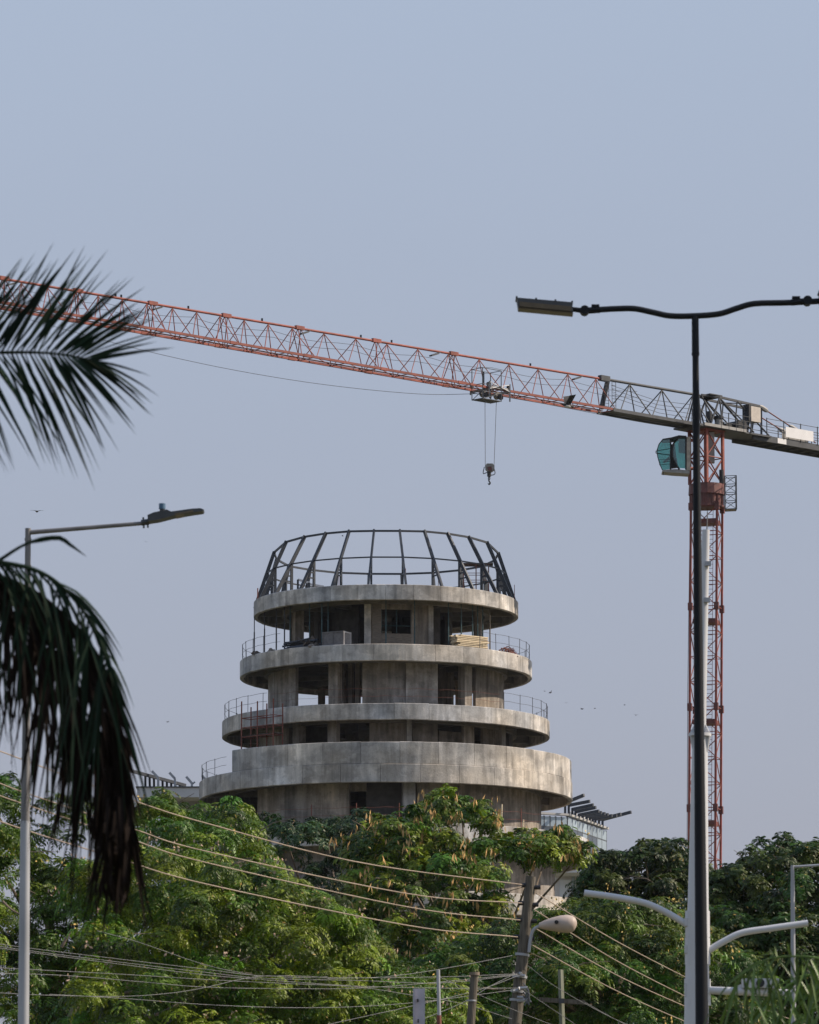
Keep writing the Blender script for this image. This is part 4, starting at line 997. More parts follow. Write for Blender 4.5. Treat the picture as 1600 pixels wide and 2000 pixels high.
for k in range(5): b.tube(smoothpts([P(1022, 1920 + 6 * k, Y - .15), P(1034 + random.uniform(-3, 5), 1935 + 7 * k, Y - .2), P(1028 + random.uniform(-4, 8), 1957 + random.uniform(-6, 8), Y - .2)], 8), .014, 5)
b.build('loose_cable', M['wireg'], wpole)
MB().tube(smoothpts([P(1033, 1860, Y - .14), P(1036, 1835, Y - .14), P(1042, 1816, Y - .14), P(1055, 1808, Y - .14)], 14), .032, 8).build('luminaire_arm', M['galv'], wpole, True)
ex = [(1053, 1808, 5), (1062, 1807, 8.5), (1078, 1805.5, 13), (1095, 1804.5, 16.5), (1108, 1804.5, 17.8), (1118, 1804.5, 16), (1123, 1804.5, 12), (1126, 1805, 6), (1127, 1805, 1)]
MB().tube([P(x, y, Y - .14) for x, y, r in ex], [r * mpp(Y) for x, y, r in ex], 20).build('luminaire', M['lumi'], wpole, True)
MB().tube([P(1087, 1801, Y - .33), P(1087, 1801, Y - .26)], .04, 10).build('photocell', M['black'], wpole)
# posts along the bottom edge
def simplepole(name, xa, ya, xb, yb, Y, ra, rb_, m, lab, cat, n=12):
    a, b, g0 = polepts(xa, ya, xb, yb, Y); t = thing(name, g0, lab, cat)
    fb = (a.z - b.z) / a.z; rg = ra + (rb_ - ra) / max(fb, .05)
    tp(a, g0, ra, min(rg, rb_ * 1.4), 'pole', m, t, n); return t, a, b
t, a, b = simplepole('thin_white_pole', 856, 1894, 858, 1992, 95, .033, .036, M['galv'], 'thin pale metal pole left of the short wooden post', 'pole')
strut('rust_band', P(857.5, 1983, 95), P(858, 2010, 95), .044, M['rust'], t, 'cy')
t, a, b = simplepole('short_wooden_post', 927, 1904, 920, 1992, 98, .075, .095, M['wood'], 'short wooden post left of the leaning utility pole', 'post')
cyl(a + Zv * .02, Zv, .06, .1, 'post_cap', M['bark'], t)
strut('pole_band', P(921, 1953, 98), P(921, 1956, 98), .1, M['galv'], t, 'cy')
t, a, b = simplepole('cross_arm_pole', 1095, 1894, 1098, 1992, 104, .055, .065, M['woodg'], 'greenish square pole with a cross arm right of the utility pole', 'utility pole', 4)
MB().bar(P(1053, 1952, 103.9), P(1143, 1958, 103.9), .06, .09).build('cross_arm', M['wood'], t); MB().box(P(1097, 1955, 103.85), (.10, .05, .10)).build('arm_clamp', M['lampgrey'], t)
pa = P(819, 1931, 88); g0 = Vector((pa.x, 88, 0)); t = thing('flat_metal_post', g0, 'wide flat grey lilac metal post at the bottom edge', 'post')
k = mpp(88); MB().box(Vector((pa.x, 88, pa.z / 2)), (22 * k, .07, pa.z)).build('post_plate', M['post'], t); MB().bar(P(808.5, 1931, 87.93), P(808.5, 2300, 87.93), .03, .06).build('post_flange', M['post'], t)
MB().box(P(816, 1954, 87.95), (.03, .03, .05)).build('bolt', M['black'], t); MB().box(P(817, 1994, 87.95), (.02, .03, .06)).build('bolt', M['black'], t)

# ------------------------------------------------------------------ wires
def wire(pts, r, m, lab, name='power_line', group=None):
    p = [P(x, y, Y) for x, y, Y in pts]
    o = MB().tube(smoothpts(p, 40), r, 6).build(name, m, None, True, origin=p[0]); tag(o, lab, 'power line', group); return o
names = ('highest', 'second highest', 'third highest', 'lowest')
main = [[(-60, 1446), (0, 1467), (91, 1501), (271, 1567), (400, 1607), (700, 1684), (1029, 1729)], [(-60, 1507), (0, 1530), (60, 1552), (261, 1619), (400, 1662), (800, 1746), (1022, 1764)],
        [(-60, 1531), (0, 1554), (58, 1574), (258, 1640), (400, 1684), (800, 1772), (1016, 1797)], [(-60, 1580), (0, 1604), (100, 1637), (236, 1678), (400, 1726), (800, 1808), (1011, 1830)]]
for nm, pts in zip(names, main):
    wire([(x, y, 82 + 18 * (x + 60) / 1085.) for x, y in pts], .0105, M['wire'], f'{nm} of four thick tan lines left of the leaning pole', group='thick power lines')
rt = [[(1048, 1745), (1200, 1836), (1340, 1909), (1407, 1940), (1560, 1996), (1700, 2040)], [(1044, 1777), (1200, 1874), (1335, 1944), (1386, 1967), (1472, 2001), (1650, 2065)],
      [(1042, 1811), (1200, 1902), (1335, 1964), (1420, 1997), (1650, 2080)], [(1038, 1845), (1200, 1933), (1338, 1995), (1450, 2040), (1650, 2115)]]
for nm, pts in zip(names, rt):
    wire([(x, y, 100 + 42 * (x - 1040) / 600.) for x, y in pts], .0105, M['wire'], f'{nm} of four tan lines running down right from the leaning pole', group='thick power lines')
low = [([(-40, 1838), (58, 1852), (240, 1874), (400, 1893), (510, 1906), (650, 1910), (860, 1908), (1012, 1902)], 'top strand of the thin cable bundle below the trees'),
       ([(-40, 1842), (58, 1857), (240, 1880), (400, 1899), (520, 1911), (700, 1915), (860, 1920), (1012, 1904)], 'middle strand of the thin cable bundle below the trees'),
       ([(-40, 1846), (58, 1860), (240, 1884), (400, 1904), (560, 1917), (700, 1926), (860, 1930), (1015, 1930)], 'bottom strand of the thin cable bundle below the trees'),
       ([(-40, 1888), (67, 1894), (240, 1903), (400, 1913), (560, 1921), (700, 1928), (812, 1945), (900, 1960), (1000, 1990)], 'thin grey cable passing behind the flat metal post'),
       ([(-40, 1900), (121, 1905), (280, 1918), (400, 1928), (560, 1931), (700, 1930), (860, 1918), (1010, 1903)], 'thin grey cable rising to the leaning pole band'),
       ([(-40, 1937), (96, 1944), (239, 1946), (330, 1940), (400, 1929), (507, 1907), (640, 1908)], 'thin grey cable bending up to join the bundle'),
       ([(96, 1942), (239, 1950), (400, 1962), (560, 1968), (700, 1966), (830, 1956), (1000, 1934)], 'low thin cable sagging across the bottom left trees'),
       ([(600, 2010), (700, 1988), (800, 1966), (930, 1935), (1015, 1905)], 'thin cable climbing from the bottom edge to the leaning pole'),
       ([(640, 1911), (750, 1908), (860, 1893), (1003, 1866)], 'lone thin cable reaching the upper band of the leaning pole'),
       ([(860, 1909), (940, 1945), (1010, 1975), (1100, 2010)], 'thin cable dropping right from the thin white pole'),
       ([(815, 1995), (900, 1960), (960, 1925), (1015, 1898)], 'thin cable from the flat post up to the leaning pole'),
       ([(1030, 1885), (1090, 1930), (1200, 1990), (1280, 2020)], 'upper thin cable right of the leaning pole'),
       ([(1026, 1935), (1070, 1965), (1130, 2005)], 'lower thin cable right of the leaning pole'),
       ([(1143, 1958), (1200, 1990), (1260, 2020)], 'thin cable leaving the cross arm to the right'),
       ([(190, 1818), (270, 1840), (400, 1884), (505, 1907)], 'thin cable slanting down into the bundle from the left trees')]
for pts, lab in low:
    wire([(x, y, 90 + 9.7 * min(1.5, (x + 40) / 1050.)) for x, y in pts], .0055, M['wireg'], lab, 'thin_cable', 'thin cables')

# ------------------------------------------------------------------ trees
def rosette(nl, L_, npair, lw, ll, droop, spread):
    V = []
    for i in range(nl):
        az = 2 * math.pi * (i + rng.uniform(-.3, .3)) / nl; el = rng.uniform(.15, 1.05) * spread
        Lf = L_ * rng.uniform(.7, 1.15); h = np.array([math.cos(az), math.sin(az), 0.]); side = np.array([-h[1], h[0], 0.])
        for j in range(npair):
            t = .25 + .75 * (j + .5) / npair
            pos = h * (Lf * t * math.cos(el)) + np.array([0, 0, Lf * (t * math.sin(el) - droop * t * t)])
            tan = h * math.cos(el) + np.array([0, 0, math.sin(el) - 2 * droop * t]); tan /= np.linalg.norm(tan)
            for sg in (-1, 1):
                dr = side * sg * .8 + tan * .55 + np.array([0, 0, -.35 + rng.uniform(-.25, .2)]); dr /= np.linalg.norm(dr)
                wv = np.cross(dr, np.array([0, 0, 1.]) + rng.normal(0, .25, 3)); wv /= np.linalg.norm(wv) + 1e-6
                l_ = ll * rng.uniform(.75, 1.2) * (1 - .35 * abs(t - .6)); w_ = lw * rng.uniform(.8, 1.2)
                V.append([pos, pos + dr * l_ * .5 + wv * w_, pos + dr * l_, pos + dr * l_ * .5 - wv * w_])
    return np.array(V)
ROS = {'mimosa': [rosette(8, .36, 6, .0155, .088, .75, .9) for _ in range(7)],
       'broad': [rosette(8, .30, 5, .023, .105, .6, .9) for _ in range(7)]}
def leafmesh(name, quads, tint, parent):
    n = len(quads); V = quads.reshape(-1, 3) - np.array(wl(parent))
    me = bpy.data.meshes.new(name); me.vertices.add(4 * n); me.vertices.foreach_set('co', V.astype(np.float32).ravel())
    me.loops.add(4 * n); me.loops.foreach_set('vertex_index', np.arange(4 * n, dtype=np.int32))
    me.polygons.add(n); me.polygons.foreach_set('loop_start', np.arange(0, 4 * n, 4, dtype=np.int32)); me.polygons.foreach_set('loop_total', np.full(n, 4, np.int32))
    at = me.attributes.new('tint', 'FLOAT_COLOR', 'POINT'); c = np.ones((4 * n, 4), np.float32); c[:, :3] = np.repeat(tint, 4, 0); at.data.foreach_set('color', c.ravel())
    me.materials.append(M['leaf']); me.update(calc_edges=True)
    o = bpy.data.objects.new(name, me); col.objects.link(o); o.parent = parent; o['kind'] = 'stuff'; return o
def interp(prof, x):
    xs = [p[0] for p in prof]; ys = [p[1] for p in prof]; return float(np.interp(x, xs, ys))
def tree(name, label, Y, prof, bpx, ybot, nb, sp, base, tips, rpx=(20, 52), nros=14, trunkx=None, pods=0, flowers=0, flowermat='flower', fill=.6, dome=4.5, gap=28, limbs=30, rosc=1.0, extra=(), sprig=True):
    k = mpp(Y); tx = trunkx if trunkx is not None else (prof[0][0] + prof[-1][0]) / 2
    g0 = P(tx, 1900, Y + 1); g0.z = 0
    root = thing(name, g0, label, 'tree')
    x0, x1 = prof[0][0], prof[-1][0]; cen = []; tries = 0
    while len(cen) < nb and tries < nb * 60:
        tries += 1
        x = random.uniform(x0, x1); yt = interp(prof, x)
        yb_ = ybot(x) if callable(ybot) else ybot
        rp = random.uniform(*rpx); lo_ = yt + rp * .7 + 12
        if lo_ > yb_: continue
        y = lo_ if random.random() < .30 else random.uniform(lo_, yb_)
        dep = -dome * min(1, max(0, (y - yt) / 260.)) ** .6 + random.uniform(-2.0, 2.0)
        if random.random() < fill * .5: dep += random.uniform(1.5, 4.0)
        if any((x - c[0]) ** 2 + (y - c[1]) ** 2 < (gap * (.6 if abs(dep - c[3]) > 1.5 else 1)) ** 2 for c in cen): continue
        cen.append((x, y, rp, dep))
    main_c = list(cen)
    cen += [(x, y, r_, random.uniform(-1, 1)) for x, y, r_ in extra]
    if sprig:
        x = x0 + 8
        while x < x1 - 5:
            cen.append((x, interp(prof, x) + random.uniform(2, 26), random.uniform(10, 17), random.uniform(-2, 1.5))); x += random.uniform(12, 30)
    Q, T = [], []; podl, flol = [], []
    for (x, y, rp, dep) in cen:
        c = np.array(P(x, y, Y + dep)); rm = rp * k
        bt = np.array(base) * rng.uniform(.5, 1.5) * np.array([rng.uniform(.75, 1.3), 1, rng.uniform(.7, 1.3)])
        young = rng.random() < .33
        for _ in range(nros if rp > 17.5 else 5):
            v = rng.normal(0, 1, 3); v[2] = abs(v[2]) * 1.0 - .25; v[1] -= .3; v /= np.linalg.norm(v)
            pos = c + v * rm * np.array([1, 1, .78]) * rng.uniform(.35, 1.3)
            q = ROS[sp][rng.integers(7)] * rng.uniform(.7, 1.45) * rosc
            az = rng.uniform(0, 2 * math.pi); ca_, sa_ = math.cos(az), math.sin(az)
            Rz = np.array([[ca_, -sa_, 0], [sa_, ca_, 0], [0, 0, 1]])
            up = np.array([0, 0, 1.]) * .75 + v * .8; up /= np.linalg.norm(up)
            ax_ = np.cross([0, 0, 1.], up); s_ = np.linalg.norm(ax_); cc = up[2]
            if s_ > 1e-4:
                ax_ /= s_; K = np.array([[0, -ax_[2], ax_[1]], [ax_[2], 0, -ax_[0]], [-ax_[1], ax_[0], 0]]); Rt = np.eye(3) + s_ * K + (1 - cc) * K @ K
            else: Rt = np.eye(3)
            q = q @ (Rt @ Rz).T + pos; Q.append(q)
            b_ = bt * rng.uniform(.5, 1.6)
            if (young and rng.random() < .6) or rng.random() < .07: b_ = b_ * .35 + np.array(tips) * .65 * rng.uniform(.7, 1.2)
            tt = np.repeat(b_[None], len(q), 0) * rng.uniform(.8, 1.2, (len(q), 1))
            od = rng.random(len(q)) < .012; tt[od] = np.array([.32, .22, .05])
            T.append(tt)
            if pods and rng.random() < pods: podl.append(pos + v * .25 + np.array([0, -.15, -.05]))
            if flowers and v[2] > .15 and rng.random() < flowers: flol.append(pos + v * .26 + np.array([0, -.05, .08]))
    Q = np.concatenate(Q); T = np.concatenate(T)
    leafmesh('crown', Q, T, root)
    # trunk and limbs
    top = Vector((g0.x, g0.y, P(tx, 1960, Y).z)); h = top.z
    b = MB(); b.tube(smoothpts([g0, g0 + Vector((.15, .1, h * .5)), top], 8), list(np.linspace(.34, .20, 9)), 10); b.build('trunk', M['bark'], root, True)
    b = MB()
    for (x, y, rp, dep) in random.sample(main_c, min(limbs, len(main_c))):
        e = P(x, y, Y + dep); m1 = top.lerp(e, .45) + Vector((random.uniform(-.4, .4), random.uniform(-.4, .4), random.uniform(-.2, .5)))
        b.tube(smoothpts([top + Zv * -.3, m1, e], 8), list(np.linspace(.085, .018, 9)), 6)
        for _ in range(3):
            e2 = e + Vector((random.gauss(0, .5), random.gauss(0, .4), random.uniform(0, .5))); b.tube([e - Zv * .1, e.lerp(e2, .5) + Zv * .06, e2], [.02, .014, .006], 5)
    b.build('limb', M['bark'], root, True)
    def bits(name, pts, m, l_, w_, hang):
        if not pts: return
        b = MB()
        for p in pts:
            for _ in range(random.randint(2, 5)):
                o_ = Vector(p) + Vector((random.gauss(0, .07), random.gauss(0, .07), random.gauss(0, .05)))
                dv = Vector((random.gauss(0, .25), random.gauss(0, .25), -1 if hang else random.gauss(.3, .6))).normalized(); l2 = l_ * random.uniform(.6, 1.3)
                wv = dv.orthogonal().normalized() * w_; wv.rotate(Quaternion(dv, random.uniform(0, 6.28))); nn = dv.cross(wv) * .35
                m_ = o_ + dv * l2 * .5
                b.add([o_, m_ + wv + nn * .2, o_ + dv * l2, m_ - wv - nn * .2, m_ + nn], [(0, 1, 4), (1, 2, 4), (2, 3, 4), (3, 0, 4)])
        tag(b.build(name, m, root), kind='stuff')
    bits('seed_pods', podl, M['pod'], .27, .03, True); bits('blossoms', flol, M[flowermat], .085, .028, False)
    return root
tree('mimosa_tree', 'bright green sloping tree with pinkish blossom behind the lower cables', 112, [(150, 1690), (260, 1655), (380, 1660), (500, 1690), (600, 1730), (690, 1775), (740, 1850), (800, 1900), (900, 1925)], None, 2070, 166, 'mimosa',
     (.068, .124, .006), (.22, .27, .015), rpx=(24, 56), nros=14, flowers=.12, flowermat='flowerp', trunkx=450, gap=31)
tree('spreading_tree', 'broad leafy tree behind the grey lamp, airy branches at its left top', 125, [(-80, 1500), (0, 1520), (40, 1640), (90, 1690), (150, 1680), (200, 1690), (245, 1650), (285, 1550), (330, 1550), (360, 1590), (400, 1580), (450, 1562), (490, 1600), (520, 1660)], None, 2060, 210, 'mimosa',
     (.046, .098, .006), (.19, .25, .015), rpx=(20, 51), nros=14, flowers=.025, trunkx=120, gap=27, extra=[(x, y, 15) for x, y in ((-5, 1535), (18, 1522), (30, 1552), (8, 1580), (40, 1600), (90, 1575), (112, 1562), (135, 1572), (160, 1566), (182, 1580), (205, 1588), (228, 1600), (232, 1625), (150, 1592), (120, 1600), (175, 1612), (205, 1630), (140, 1640), (95, 1625), (60, 1640), (20, 1625))])
spt = bpy.data.objects['spreading_tree']
b = MB(); k = 104
for pts, r0, r1 in ((((190, 1862), (240, 1856), (290, 1838), (345, 1820), (395, 1827), (445, 1829)), .05, .018), (((290, 1838), (312, 1822), (330, 1800), (318, 1782), (304, 1766)), .025, .01), (((200, 1860), (240, 1866), (265, 1860)), .03, .012),
                    (((285, 1836), (300, 1826), (310, 1815)), .035, .03), (((120, 1850), (130, 1832), (138, 1818)), .04, .03), (((5, 1760), (25, 1778), (60, 1795)), .03, .015), (((300, 1838), (250, 1870), (150, 1960), (125, 2060)), .05, .09), (((380, 1780), (395, 1760), (385, 1725)), .016, .008)):
    p = smoothpts([P(x, y, 117.5) for x, y in pts], 12); b.tube(p, list(np.linspace(r0, r1, 13)), 7)
b.build('bare_branch', M['bark'], spt, True)
tree('dark_tree', 'dark green dense tree in front of the tower wall, centre left', 168, [(470, 1605), (520, 1592), (580, 1600), (640, 1594), (700, 1588), (760, 1592), (860, 1630), (960, 1690)], None, 2040, 140, 'broad',
     (.020, .046, .012), (.04, .065, .014), rpx=(20, 47), nros=14, trunkx=700, gap=24, rosc=.95)
tree('pod_tree', 'tree hung with tan seed pods right in front of the tower', 150, [(690, 1625), (735, 1600), (780, 1592), (830, 1560), (880, 1548), (935, 1562), (965, 1598), (990, 1622), (1040, 1622), (1095, 1612), (1130, 1640), (1158, 1672)],
     None, lambda x: 1960 if x < 990 else 1680, 112, 'broad', (.054, .104, .007), (.22, .27, .015), rpx=(20, 47), nros=14, pods=.22, trunkx=930, gap=27, flowers=.01)
tree('yellow_flowered_tree', 'low tree dotted with yellow blossom between utility pole and white mast', 128, [(820, 1880), (960, 1800), (1030, 1790), (1100, 1765), (1160, 1748), (1230, 1745), (1300, 1760), (1360, 1800), (1440, 1850), (1500, 1900)], None, 2060, 166, 'mimosa',
     (.038, .084, .006), (.15, .18, .015), rpx=(21, 51), nros=14, flowers=.07, trunkx=1180, gap=28)
tree('shade_tree', 'dark tree with uneven crown just left of the crane mast foot', 158, [(1130, 1760), (1150, 1690), (1185, 1648), (1215, 1670), (1250, 1650), (1280, 1632), (1310, 1645), (1345, 1650), (1375, 1692), (1420, 1690)], None, 2000, 131, 'broad',
     (.021, .047, .006), (.08, .10, .012), rpx=(19, 45), nros=14, trunkx=1290, gap=24, flowers=.012)
tree('shade_tree', 'dark tree at the right edge behind the slim grey lamp', 150, [(1370, 1705), (1420, 1690), (1455, 1662), (1490, 1645), (1540, 1635), (1590, 1640), (1640, 1650), (1700, 1680)], None, 2050, 175, 'broad',
     (.026, .056, .006), (.09, .11, .012), rpx=(20, 49), nros=14, trunkx=1540, gap=26, flowers=.012)

# ------------------------------------------------------------------ palms
LC, LS = {}, {}
def leaflet(path, w0, m, parent, n=7, twist=0.):
    p = smoothpts(path, n); b = MB(); vs = []
    view = Vector((0, -1, .1)).normalized()
    for i, q_ in enumerate(p):
        dd = (p[min(i + 1, n)] - p[max(i - 1, 0)]).normalized(); t = i / n
        s_ = dd.cross(view).normalized(); s_.rotate(Quaternion(dd, twist + .5 * t)); wv = w0 * (min(1, .45 + t * 3) if t < .3 else (1 - ((t - .3) / .7) ** 1.6) * .97 + .03)
        nrm = dd.cross(s_)
        vs += [q_ + s_ * wv, q_ + nrm * wv * .35, q_ - s_ * wv]
    fs = []
    for i in range(n):
        a = i * 3; fs += [(a, a + 1, a + 4, a + 3), (a + 1, a + 2, a + 5, a + 4)]
    b.add(vs, fs)
    rt_ = parent.parent
    xs = [proj(v)[0] for v in (vs[0], vs[-1])]
    LC[rt_.name] = LC.get(rt_.name, 0) + (0 if max(xs) < -10 or min(xs) > 1610 else 1)
    if LC[rt_.name] > 290 or max(xs) < -10 or min(xs) > 1610:
        LS.setdefault((rt_.name, m.name), MB()).add(vs, fs); return None
    return b.build('leaflet', m, parent, True)
def frond(root, rach, Y, nleaf, up, dn, m, w0, r0=.018, t0=.15, mr_=None, name='frond'):
    pts = smoothpts([P(x, y, Y + dy) for x, y, dy in rach], 60); k = mpp(Y)
    fo = MB().tube(pts, list(np.linspace(r0, r0 * .25, 61)), 7).build(name, mr_ or m, root, True)
    for i in range(nleaf):
        t = t0 + (1 - t0) * (i + random.uniform(0, .6)) / nleaf
        for sgn, fn in ((1, up), (-1, dn)):
            if fn is None: continue
            j = min(59, int(t * 60)); p = pts[j]; tan = (pts[j + 1] - pts[j]).normalized()
            res = fn(t, tan)
            if res is None: continue
            ang, ln, sag, dpt = res      # ang in the image plane (deg, 0 right, 90 up)
            dv = Vector((math.cos(R(ang)), dpt, math.sin(R(ang)))); L_ = ln * k
            leaflet([p, p + dv * L_ * .35 - Zv * sag * L_ * .12, p + dv * L_ * .7 - Zv * sag * L_ * .5, p + dv * L_ - Zv * sag * L_], w0 * random.uniform(.7, 1.15), m, fo, 7, random.uniform(-.9, .9))
    return fo
U = random.uniform
Y = 28.; pc = P(-430, 1010, Y); g0 = Vector((pc.x - .2, pc.y + .2, 0))
palm = thing('palm_tree', g0, 'dark shaded palm tree whose fronds hang in from the left edge', 'palm tree')
MB().tube(smoothpts([g0, g0 + Vector((.1, 0, pc.z * .5)), pc], 14), [.2 - .06 * i / 14 for i in range(15)], 14).build('trunk', M['trunk'], palm, True)
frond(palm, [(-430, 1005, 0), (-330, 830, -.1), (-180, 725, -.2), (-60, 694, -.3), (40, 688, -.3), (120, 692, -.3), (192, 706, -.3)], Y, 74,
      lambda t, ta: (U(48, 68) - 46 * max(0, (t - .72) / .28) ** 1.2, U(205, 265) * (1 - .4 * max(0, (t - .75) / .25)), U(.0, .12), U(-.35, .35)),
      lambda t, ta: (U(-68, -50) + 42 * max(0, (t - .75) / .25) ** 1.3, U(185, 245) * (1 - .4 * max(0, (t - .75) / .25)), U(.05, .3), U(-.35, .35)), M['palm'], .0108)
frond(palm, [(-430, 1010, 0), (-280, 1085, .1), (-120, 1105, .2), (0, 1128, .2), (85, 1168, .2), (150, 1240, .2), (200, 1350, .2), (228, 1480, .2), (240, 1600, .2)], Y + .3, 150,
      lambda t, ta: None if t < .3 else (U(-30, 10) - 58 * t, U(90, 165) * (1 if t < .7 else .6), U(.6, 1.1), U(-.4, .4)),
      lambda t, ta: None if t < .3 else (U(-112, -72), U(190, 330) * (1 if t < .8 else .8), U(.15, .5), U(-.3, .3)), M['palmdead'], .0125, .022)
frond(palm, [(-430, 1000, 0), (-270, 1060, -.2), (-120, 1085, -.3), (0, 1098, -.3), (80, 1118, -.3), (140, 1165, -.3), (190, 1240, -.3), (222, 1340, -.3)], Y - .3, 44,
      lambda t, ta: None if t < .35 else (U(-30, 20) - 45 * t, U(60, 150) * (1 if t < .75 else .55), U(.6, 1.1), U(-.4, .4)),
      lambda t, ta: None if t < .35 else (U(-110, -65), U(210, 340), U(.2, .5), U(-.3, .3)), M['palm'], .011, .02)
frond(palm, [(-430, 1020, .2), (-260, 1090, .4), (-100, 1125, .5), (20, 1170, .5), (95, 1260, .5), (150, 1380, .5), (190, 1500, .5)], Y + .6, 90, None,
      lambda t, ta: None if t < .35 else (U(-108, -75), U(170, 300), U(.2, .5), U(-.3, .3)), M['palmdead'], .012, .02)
tipf = [c for c in palm.children if c.name.startswith('frond')][1]
fo = MB().tube(smoothpts([P(-120, 1150, Y), P(-20, 1105, Y), P(40, 1068, Y), P(85, 1050, Y), P(115, 1049, Y)], 14), list(np.linspace(.014, .004, 15)), 6).build('frond', M['palm'], palm, True)
leaflet([P(60, 1060, Y), P(112, 1050, Y), P(140, 1066, Y), P(170, 1088, Y)], .014, M['palm'], fo, 8)
for k in range(44):      # the long dead tassel
    x = U(205, 252); y0 = U(1480, 1640)
    leaflet([P(x + U(-10, 5), y0, Y + .3), P(x + U(-4, 6), y0 + 60, Y + .3), P(x + U(-12, 8), y0 + 120, Y + U(.1, .5)), P(x + U(-16, 6), min(1795, y0 + U(130, 190)), Y + U(.1, .5))], .014, M['palmdead'], tipf, 6, U(-.7, .7))
for k in range(5):       # fronds outside the picture, one mesh each
    aa = R(110 + 45 * k); b = MB(); e = Vector((math.cos(aa), math.sin(aa), 0))
    rp = smoothpts([pc, pc + e * .8 + Zv * .6, pc + e * 1.7 + Zv * .3, pc + e * 2.2 - Zv * .7], 20); b.tube(rp, .015, 5)
    for i in range(3, 20):
        for s_ in (-1, 1):
            sd_ = Vector((-e.y, e.x, 0)) * s_; b.add([rp[i], rp[i] + sd_ * .3 - Zv * .12 + e * .15, rp[i] + sd_ * .55 - Zv * .4 + e * .25, rp[i] + sd_ * .28 - Zv * .16 + e * .19], [(0, 1, 2, 3)])
    if e.x < .2: b.build('frond', M['palm'], palm)
# green palm at the lower right
Y = 38.; pc = P(1730, 1960, Y); g0 = Vector((pc.x + .1, pc.y + .1, 0))
palm2 = thing('green_palm', g0, 'bright green palm with drooping fronds in the lower right corner', 'palm tree')
MB().tube(smoothpts([g0, g0 + Vector((-.05, 0, pc.z * .5)), pc], 10), [.13 - .03 * i / 10 for i in range(11)], 12).build('trunk', M['trunk'], palm2, True)
upf = lambda t, ta: (U(60, 125), U(25, 60) * (1.1 - .5 * t), U(0, .25), U(-.4, .4)) if U(0, 1) < .25 else None
dnf = lambda t, ta: (U(-165, -40), U(70, 140), U(.3, .9), U(-.4, .4))
frond(palm2, [(1730, 1955, 0), (1660, 1895, -.1), (1600, 1872, -.2), (1540, 1868, -.2), (1490, 1876, -.2), (1455, 1895, -.2), (1432, 1935, -.2)], Y, 42, upf, dnf, M['palmg'], .010, .012)
frond(palm2, [(1730, 1960, 0), (1665, 1925, .2), (1610, 1905, .3), (1560, 1908, .3), (1515, 1930, .3), (1490, 1965, .3)], Y + .3, 34, upf, dnf, M['palmg'], .010, .012)
frond(palm2, [(1730, 1965, 0), (1680, 1960, .1), (1630, 1958, .1), (1580, 1975, .1), (1545, 2010, .1)], Y + .2, 26, upf, dnf, M['palmg'], .010, .012)

for (rn, mn), b in LS.items(): tag(b.build('leaflets', bpy.data.materials[mn], bpy.data.objects[rn], True), kind='stuff')
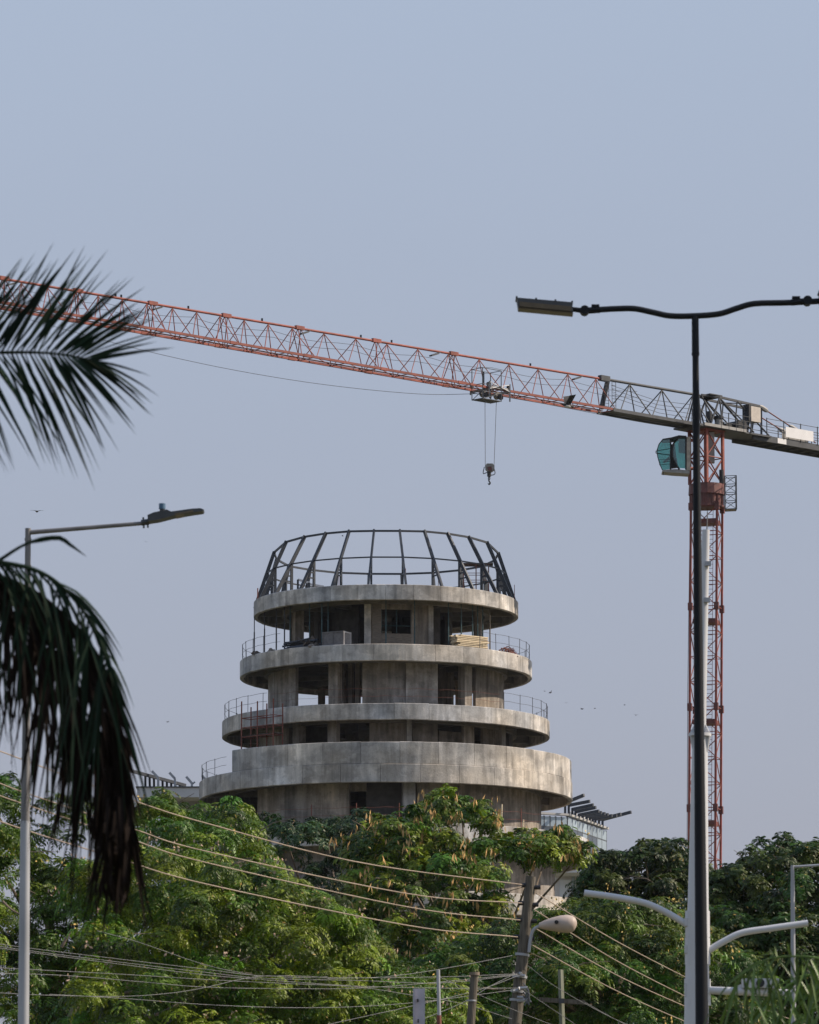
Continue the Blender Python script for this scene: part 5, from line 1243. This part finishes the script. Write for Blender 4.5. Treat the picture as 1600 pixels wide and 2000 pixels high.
# ------------------------------------------------------------------ birds
def bird(px, py, Y, span, lab, rot=0., flap=.3, white=False, turn=0.):
    c = P(px, py, Y); root = thing('bird', c, lab, 'bird', 'birds in the sky')
    rq = Quaternion(Vector((0, 1, 0)), rot); tq = Quaternion(Zv, turn)
    def X(v): v = Vector(v) * span; v.rotate(tq); v.rotate(rq); return c + v
    # body along x (head at +x), wings along y
    prof = [(-.30, .010), (-.20, .035), (-.08, .065), (.04, .075), (.13, .055), (.17, .040), (.21, .042), (.25, .030), (.275, .012), (.32, .003)]
    b = MB().tube([X((x, 0, .03 * max(0, x) * 3)) for x, r in prof], [r * span for x, r in prof], 10)
    b.add([X((-.22, -.03, 0)), X((-.42, -.07, -.01)), X((-.44, 0, 0)), X((-.42, .07, -.01)), X((-.22, .03, 0)), X((-.3, 0, .025))], [(0, 1, 5), (1, 2, 5), (2, 3, 5), (3, 4, 5), (4, 0, 5), (4, 3, 2, 1, 0)])
    for s_ in (-1, 1):
        w_ = [(.10, .03, .03), (.14, .26, .06 + flap * .22), (.04, .50, .05 + flap * .20), (-.04, .48, .04 + flap * .18), (-.10, .26, .03 + flap * .18), (-.10, .04, .02)]
        t_ = [X((x, y * s_, z)) for x, y, z in w_]; u_ = [X((x, y * s_, z - .014)) for x, y, z in w_]; n = len(w_)
        b.add(t_ + u_, [(0, 1, 4, 5), (1, 2, 3, 4), tuple(n + i for i in (5, 4, 1, 0)), tuple(n + i for i in (4, 3, 2, 1))] + [(i, (i + 1) % n, (i + 1) % n + n, i + n) for i in range(n)])
    b.build('body', M['bird'], root, True)
    if white:
        MB().tube([X((x, 0, -.012)) for x in (-.16, -.06, .06, .13)], [.02 * span, .07 * span, .078 * span, .05 * span], 10).build('breast', M['birdw'], root, True)
    return root
bird(1108, 792, 322, 1.75, 'black and white crow flying in front of the red jib', R(12), 1.7, True, R(24))
bird(72, 999, 230, .62, 'dark bird gliding above the grey lamp arm, far left', R(4), .25, False, R(75))
for px, py, sp_, lab in ((1076, 1353, .55, 'larger tiny bird right of the third ring railing'), (1064, 1350, .3, 'speck of a bird just left of the larger one near the railing'), (1137, 1385, .5, 'small bird in the sky midway between railing and crane mast'),
                         (1106, 1373, .3, 'faint bird speck above right of the third ring'), (1162, 1384, .3, 'faint bird speck right of the midway bird'), (1220, 1377, .3, 'bird speck third nearest the crane mast'), (1242, 1397, .42, 'slanting bird nearest the crane mast'),
                         (328, 1410, .45, 'slanting bird speck left of the tower'), (285, 1058, .35, 'bird speck below the grey lamp head'), (669, 1047, .32, 'bird speck seen through the steel crown')):
    bird(px, py, 300, sp_ * .7, lab, R(U(-40, 40)), U(.2, .9), False, R(U(0, 180)))

# ------------------------------------------------------------------ thin dry-season haze
hm = bpy.data.materials.new('haze'); hm.use_nodes = True; hn = hm.node_tree.nodes; hn.remove(hn['Principled BSDF'])
pv = hn.new('ShaderNodeVolumePrincipled'); pv.inputs['Color'].default_value = (.86, .90, 1, 1); pv.inputs['Density'].default_value = .00003; pv.inputs['Anisotropy'].default_value = .2
hm.node_tree.links.new(pv.outputs[0], hn['Material Output'].inputs['Volume'])
tag(MB().box((0, 0, 44), (5200, 5200, 90)).build('haze', hm, None, origin=(0, 0, 0)), kind='stuff')
